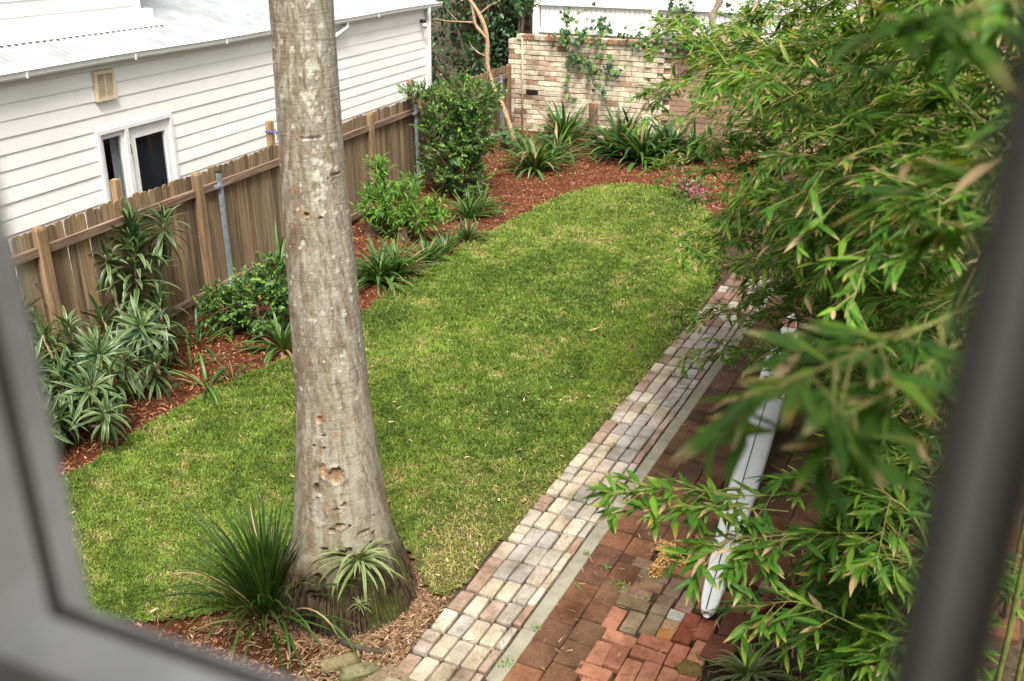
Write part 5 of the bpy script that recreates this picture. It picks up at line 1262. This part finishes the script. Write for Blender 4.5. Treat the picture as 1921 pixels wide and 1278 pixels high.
# ================================================================== WHITE HULL ON THE PATIO
def hull():
    T0, T1 = 5.50, 11.0; t_ = thing('surf_ski', 'long white racing hull with black centre line lying on paving', 'surf ski', (-1.05, 8.0, 0))
    cu = lambda v: -.952 - (v - 5.53) * .056
    zc = lambda v: .15 + .02 * sstep(9.5, 11, np.array(v)) 
    wv = lambda v: float(np.interp(v, [5.50, 5.53, 5.62, 5.9, 6.7, 7.6, 8.6, 9.6, 10.3, 10.8, 11.0], [.025, .046, .062, .08, .105, .125, .14, .15, .13, .07, .02]))
    hv = lambda v: float(np.interp(v, [5.50, 5.56, 5.8, 6.7, 8.5, 10.3, 11.0], [.03, .05, .07, .10, .12, .13, .09]))
    n = 28; vs_ = np.concatenate([np.linspace(5.50, 5.7, 9), np.linspace(5.75, 10.7, 60), np.linspace(10.74, 11.0, 9)]); V = []
    def sec(v, a):
        c, s = math.cos(a), math.sin(a); w, h = wv(v), hv(v)
        x = w * math.copysign(abs(c) ** .62, c); z = h * (math.copysign(abs(s) ** (.38 if s > 0 else .85), s)) * (.75 if s > 0 else 1.0)
        return (cu(v) + x, v, float(zc(v)) + z)
    for v in vs_: V += [sec(v, 2 * PI * j / n) for j in range(n)]
    F = [(i * n + j, i * n + (j + 1) % n, (i + 1) * n + (j + 1) % n, (i + 1) * n + j) for i in range(len(vs_) - 1) for j in range(n)] + [tuple(range(n)), tuple(len(V) - 1 - j for j in range(n))]
    m = MB(); m.add(V, F); h_ = m.build('hull', MT['hull'], t_, True)
    top = lambda v: float(zc(v)) + hv(v) * .75
    vv = np.linspace(5.515, 8.7, 60); m = MB(); V = []
    for v in vv: V += [(cu(v) - .012, v, top(v) + .0025), (cu(v) - .004, v, top(v) + .0025)]
    m.add(V, np.array([(2 * i, 2 * i + 1, 2 * i + 3, 2 * i + 2) for i in range(59)])); m.build('stripe', MT['black'], h_)
    def disc(v, du, rx, ry, mat, name, z=.004, ring=False):
        m = MB(); a = np.linspace(0, 2 * PI, 28, endpoint=False); P = [(cu(v) + du + rx * math.cos(q), v + ry * math.sin(q), top(v) + z) for q in a]
        if ring: m.tube(P + [P[0], P[1]], .010, 8, None, False)
        else: m.add(P, [tuple(range(28))])
        m.build(name, mat, h_, ring)
    disc(9.52, -.05, .065, .17, MT['black'], 'cockpit_shade'); disc(9.52, -.05, .067, .175, MT['hull'], 'cockpit_rim', .004, True)  # flat black discs colour in the shade of the cockpit hollows
    disc(9.15, -.07, .025, .03, MT['black'], 'drain_plug'); disc(10.1, 0, .09, .2, MT['black'], 'cockpit_shade')
    disc(10.1, 0, .092, .205, MT['hull'], 'cockpit_rim', .004, True)
    def poly(pts, mat, name):
        m = MB(); m.add([(cu(v) + du, v, top(v) + .006 - .5 * max(0, abs(du) - .10)) for du, v in pts], [tuple(range(len(pts)))]); m.build(name, mat, h_)
    poly([(.04, 8.95), (.10, 9.0), (.085, 9.3), (.045, 9.25)], MT['red'], 'decal'); poly([(.105, 8.98), (.13, 9.05), (.11, 9.3), (.09, 9.3)], MT['blue'], 'decal')
    poly([(-.08, 10.5), (.08, 10.5), (.05, 10.75), (-.05, 10.75)], MT['red'], 'decal')
hull()

# ================================================================== SMALL THINGS
def blob(name, c, r, mat, label, cat, col=(1, 1, 1), seed=0, group=None, n=14, rz=0):
    m = MB(); V = []; k = n * 2
    for i in range(n + 1):
        th = PI * i / n
        for j in range(k):
            a = 2 * PI * j / k; d = np.array([math.sin(th) * math.cos(a), math.sin(th) * math.sin(a), math.cos(th)])
            q = 1 + .30 * (float(vnoise(d[0] * 2.2 + 9 + seed, d[1] * 2.2 + d[2] * 1.7 + 5, seed)) - .5) + .12 * (float(vnoise(d[0] * 6 + 3, d[1] * 6 + d[2] * 5, seed + 3)) - .5)
            sq = np.sign(d) * np.abs(d) ** .75; V.append(sq * q * np.array(r))
    F = [(i * k + j, (i + 1) * k + j, (i + 1) * k + (j + 1) % k, i * k + (j + 1) % k) for i in range(n) for j in range(k)]
    m.add(V, F); o = m.build(name, mat, None, True, TRS(c, rz)); o.color = (*col, 1); return tag(o, label, cat, group)
p = G(638, 1252); blob('rock', (p[0], p[1], .035), (.14, .05, .045), MT['rock'], 'mossy elongated stone left of grey planks', 'rock', (.20, .16, .09), 3, rz=.75)
p = G(672, 1270); blob('rock', (p[0], p[1], .03), (.13, .06, .05), MT['rock'], 'mossy stone next to the grey planks at bottom edge', 'rock', (.17, .16, .09), 6, rz=.8)
p = G(1292, 1268); blob('rock', (p[0], p[1], .04), (.085, .06, .05), MT['rock'], 'ochre pitted stone at the bottom of the brick patio', 'rock', (.28, .19, .08), 9)
p = G(1405, 1268); blob('rock', (p[0] - .1, p[1] + .02, .02), (.07, .05, .04), MT['rock'], 'small tan stone beside the striped tufted plant', 'rock', (.42, .3, .2), 12)
pl = block_mesh('timber_plank', .11, .42, .04, .006, MT['paling'], .004)
for i, (px, py, lab) in enumerate(((712, 1268, 'grey plank end, left of two at the bottom of path'), (742, 1266, 'grey plank end in the middle at bottom of path'), (775, 1272, 'grey plank end touching the pale path pavers'))):
    p = G(px, py); o = inst('timber_plank', pl, None, TRS((p[0], p[1] - .12, .02 + .002 * i), -.35 + .05 * i)); o.color = (.8, .85, .9, 1); tag(o, lab, 'plank', 'grey planks at the path end')
m = MB(); P = curve([G(640, 1205, .02), G(665, 1212, .05), G(690, 1220, .03), G(720, 1222, .02), G(740, 1216, .02)], 14); m.tube(P, np.linspace(.026, .012, 15), 8, (.07, .055, .04)); tag(m.build('stick', MT['branch'], smooth=True), 'dark bent stick lying in litter below the palm', 'stick')
# bunch of palm seeds on the bricks
p0 = G(1250, 1050); t_ = thing('seed_bunch', 'bunch of tan palm seeds lying on the old bricks', 'seed bunch', p0)
m = MB(); ico = np.array([(0, 0, 1), (.89, 0, .45), (.28, .85, .45), (-.72, .53, .45), (-.72, -.53, .45), (.28, -.85, .45), (.72, .53, -.45), (-.28, .85, -.45), (-.89, 0, -.45), (-.28, -.85, -.45), (.72, -.53, -.45), (0, 0, -1)])
icf = np.array([(0, 1, 2), (0, 2, 3), (0, 3, 4), (0, 4, 5), (0, 5, 1), (1, 6, 2), (2, 7, 3), (3, 8, 4), (4, 9, 5), (5, 10, 1), (6, 7, 2), (7, 8, 3), (8, 9, 4), (9, 10, 5), (10, 6, 1), (11, 7, 6), (11, 8, 7), (11, 9, 8), (11, 10, 9), (11, 6, 10)])
for (x0, y0, x1, y1, rr) in ((1228, 1078, 1252, 1040, .055), (1238, 1022, 1262, 1032, .05), (1255, 1058, 1295, 1050, .055), (1290, 1048, 1318, 1060, .04)):
    a = G(x0, y0, .07); b = G(x1, y1, .07); L = np.linalg.norm(b - a)
    for i in range(int(900 * L * 1.6)):
        c = a + (b - a) * R.random() + unit(rng.normal(size=3) + np.array([0, -.2, .5])) * rr * R.uniform(.75, 1.05); c[2] = max(c[2], .052)
        m.add(c + ico * R.uniform(.007, .010), icf, np.array(R.choice([(.50, .28, .08), (.58, .36, .12), (.42, .22, .06), (.30, .15, .05), (.62, .43, .18)])))
o = m.build('seed', MT['seed'], t_, True); o['kind'] = 'stuff'
m = MB(); m.tube([G(1240, 1080, .06), G(1262, 1048, .08), G(1300, 1052, .06)], .012, 7, (.25, .14, .06)).tube([G(1262, 1048, .08), G(1243, 1024, .07)], .01, 7, (.25, .14, .06)); m.build('stalk', MT['branch'], t_, True)
# dry leaf on the lawn and reddish plant under bamboo
m = MB(); V, F, t, q = blade(.16, .035, -.7, 6, 3, .8, 'lance'); m.add(V, F, (.33, .22, .12)); p = G(1104, 632); tag(m.build('dry_leaf', MT['chip'], smooth=True, M=TRS((p[0], p[1], float(lawnz(p[0], p[1])) + .035), -.9)), 'single curled dry leaf on the open lawn', 'leaf')
LIB_RED = Lib('leaf', [blade(.09, .02, dr, 3, 3, .3, 'lance') for dr in (.2, .7)], [cf_plain((.16, .05, .02)), cf_plain((.10, .07, .02)), cf_plain((.22, .08, .03))], MT['leaf'])
shrub('reddish_shrub', 'small reddish-leaved plant under the low bamboo', 'shrub', (-.32, 5.95, .0), [((-.32, 5.95, .16), (.24, .2, .14))], 70, 8, LIB_RED, 1.0)
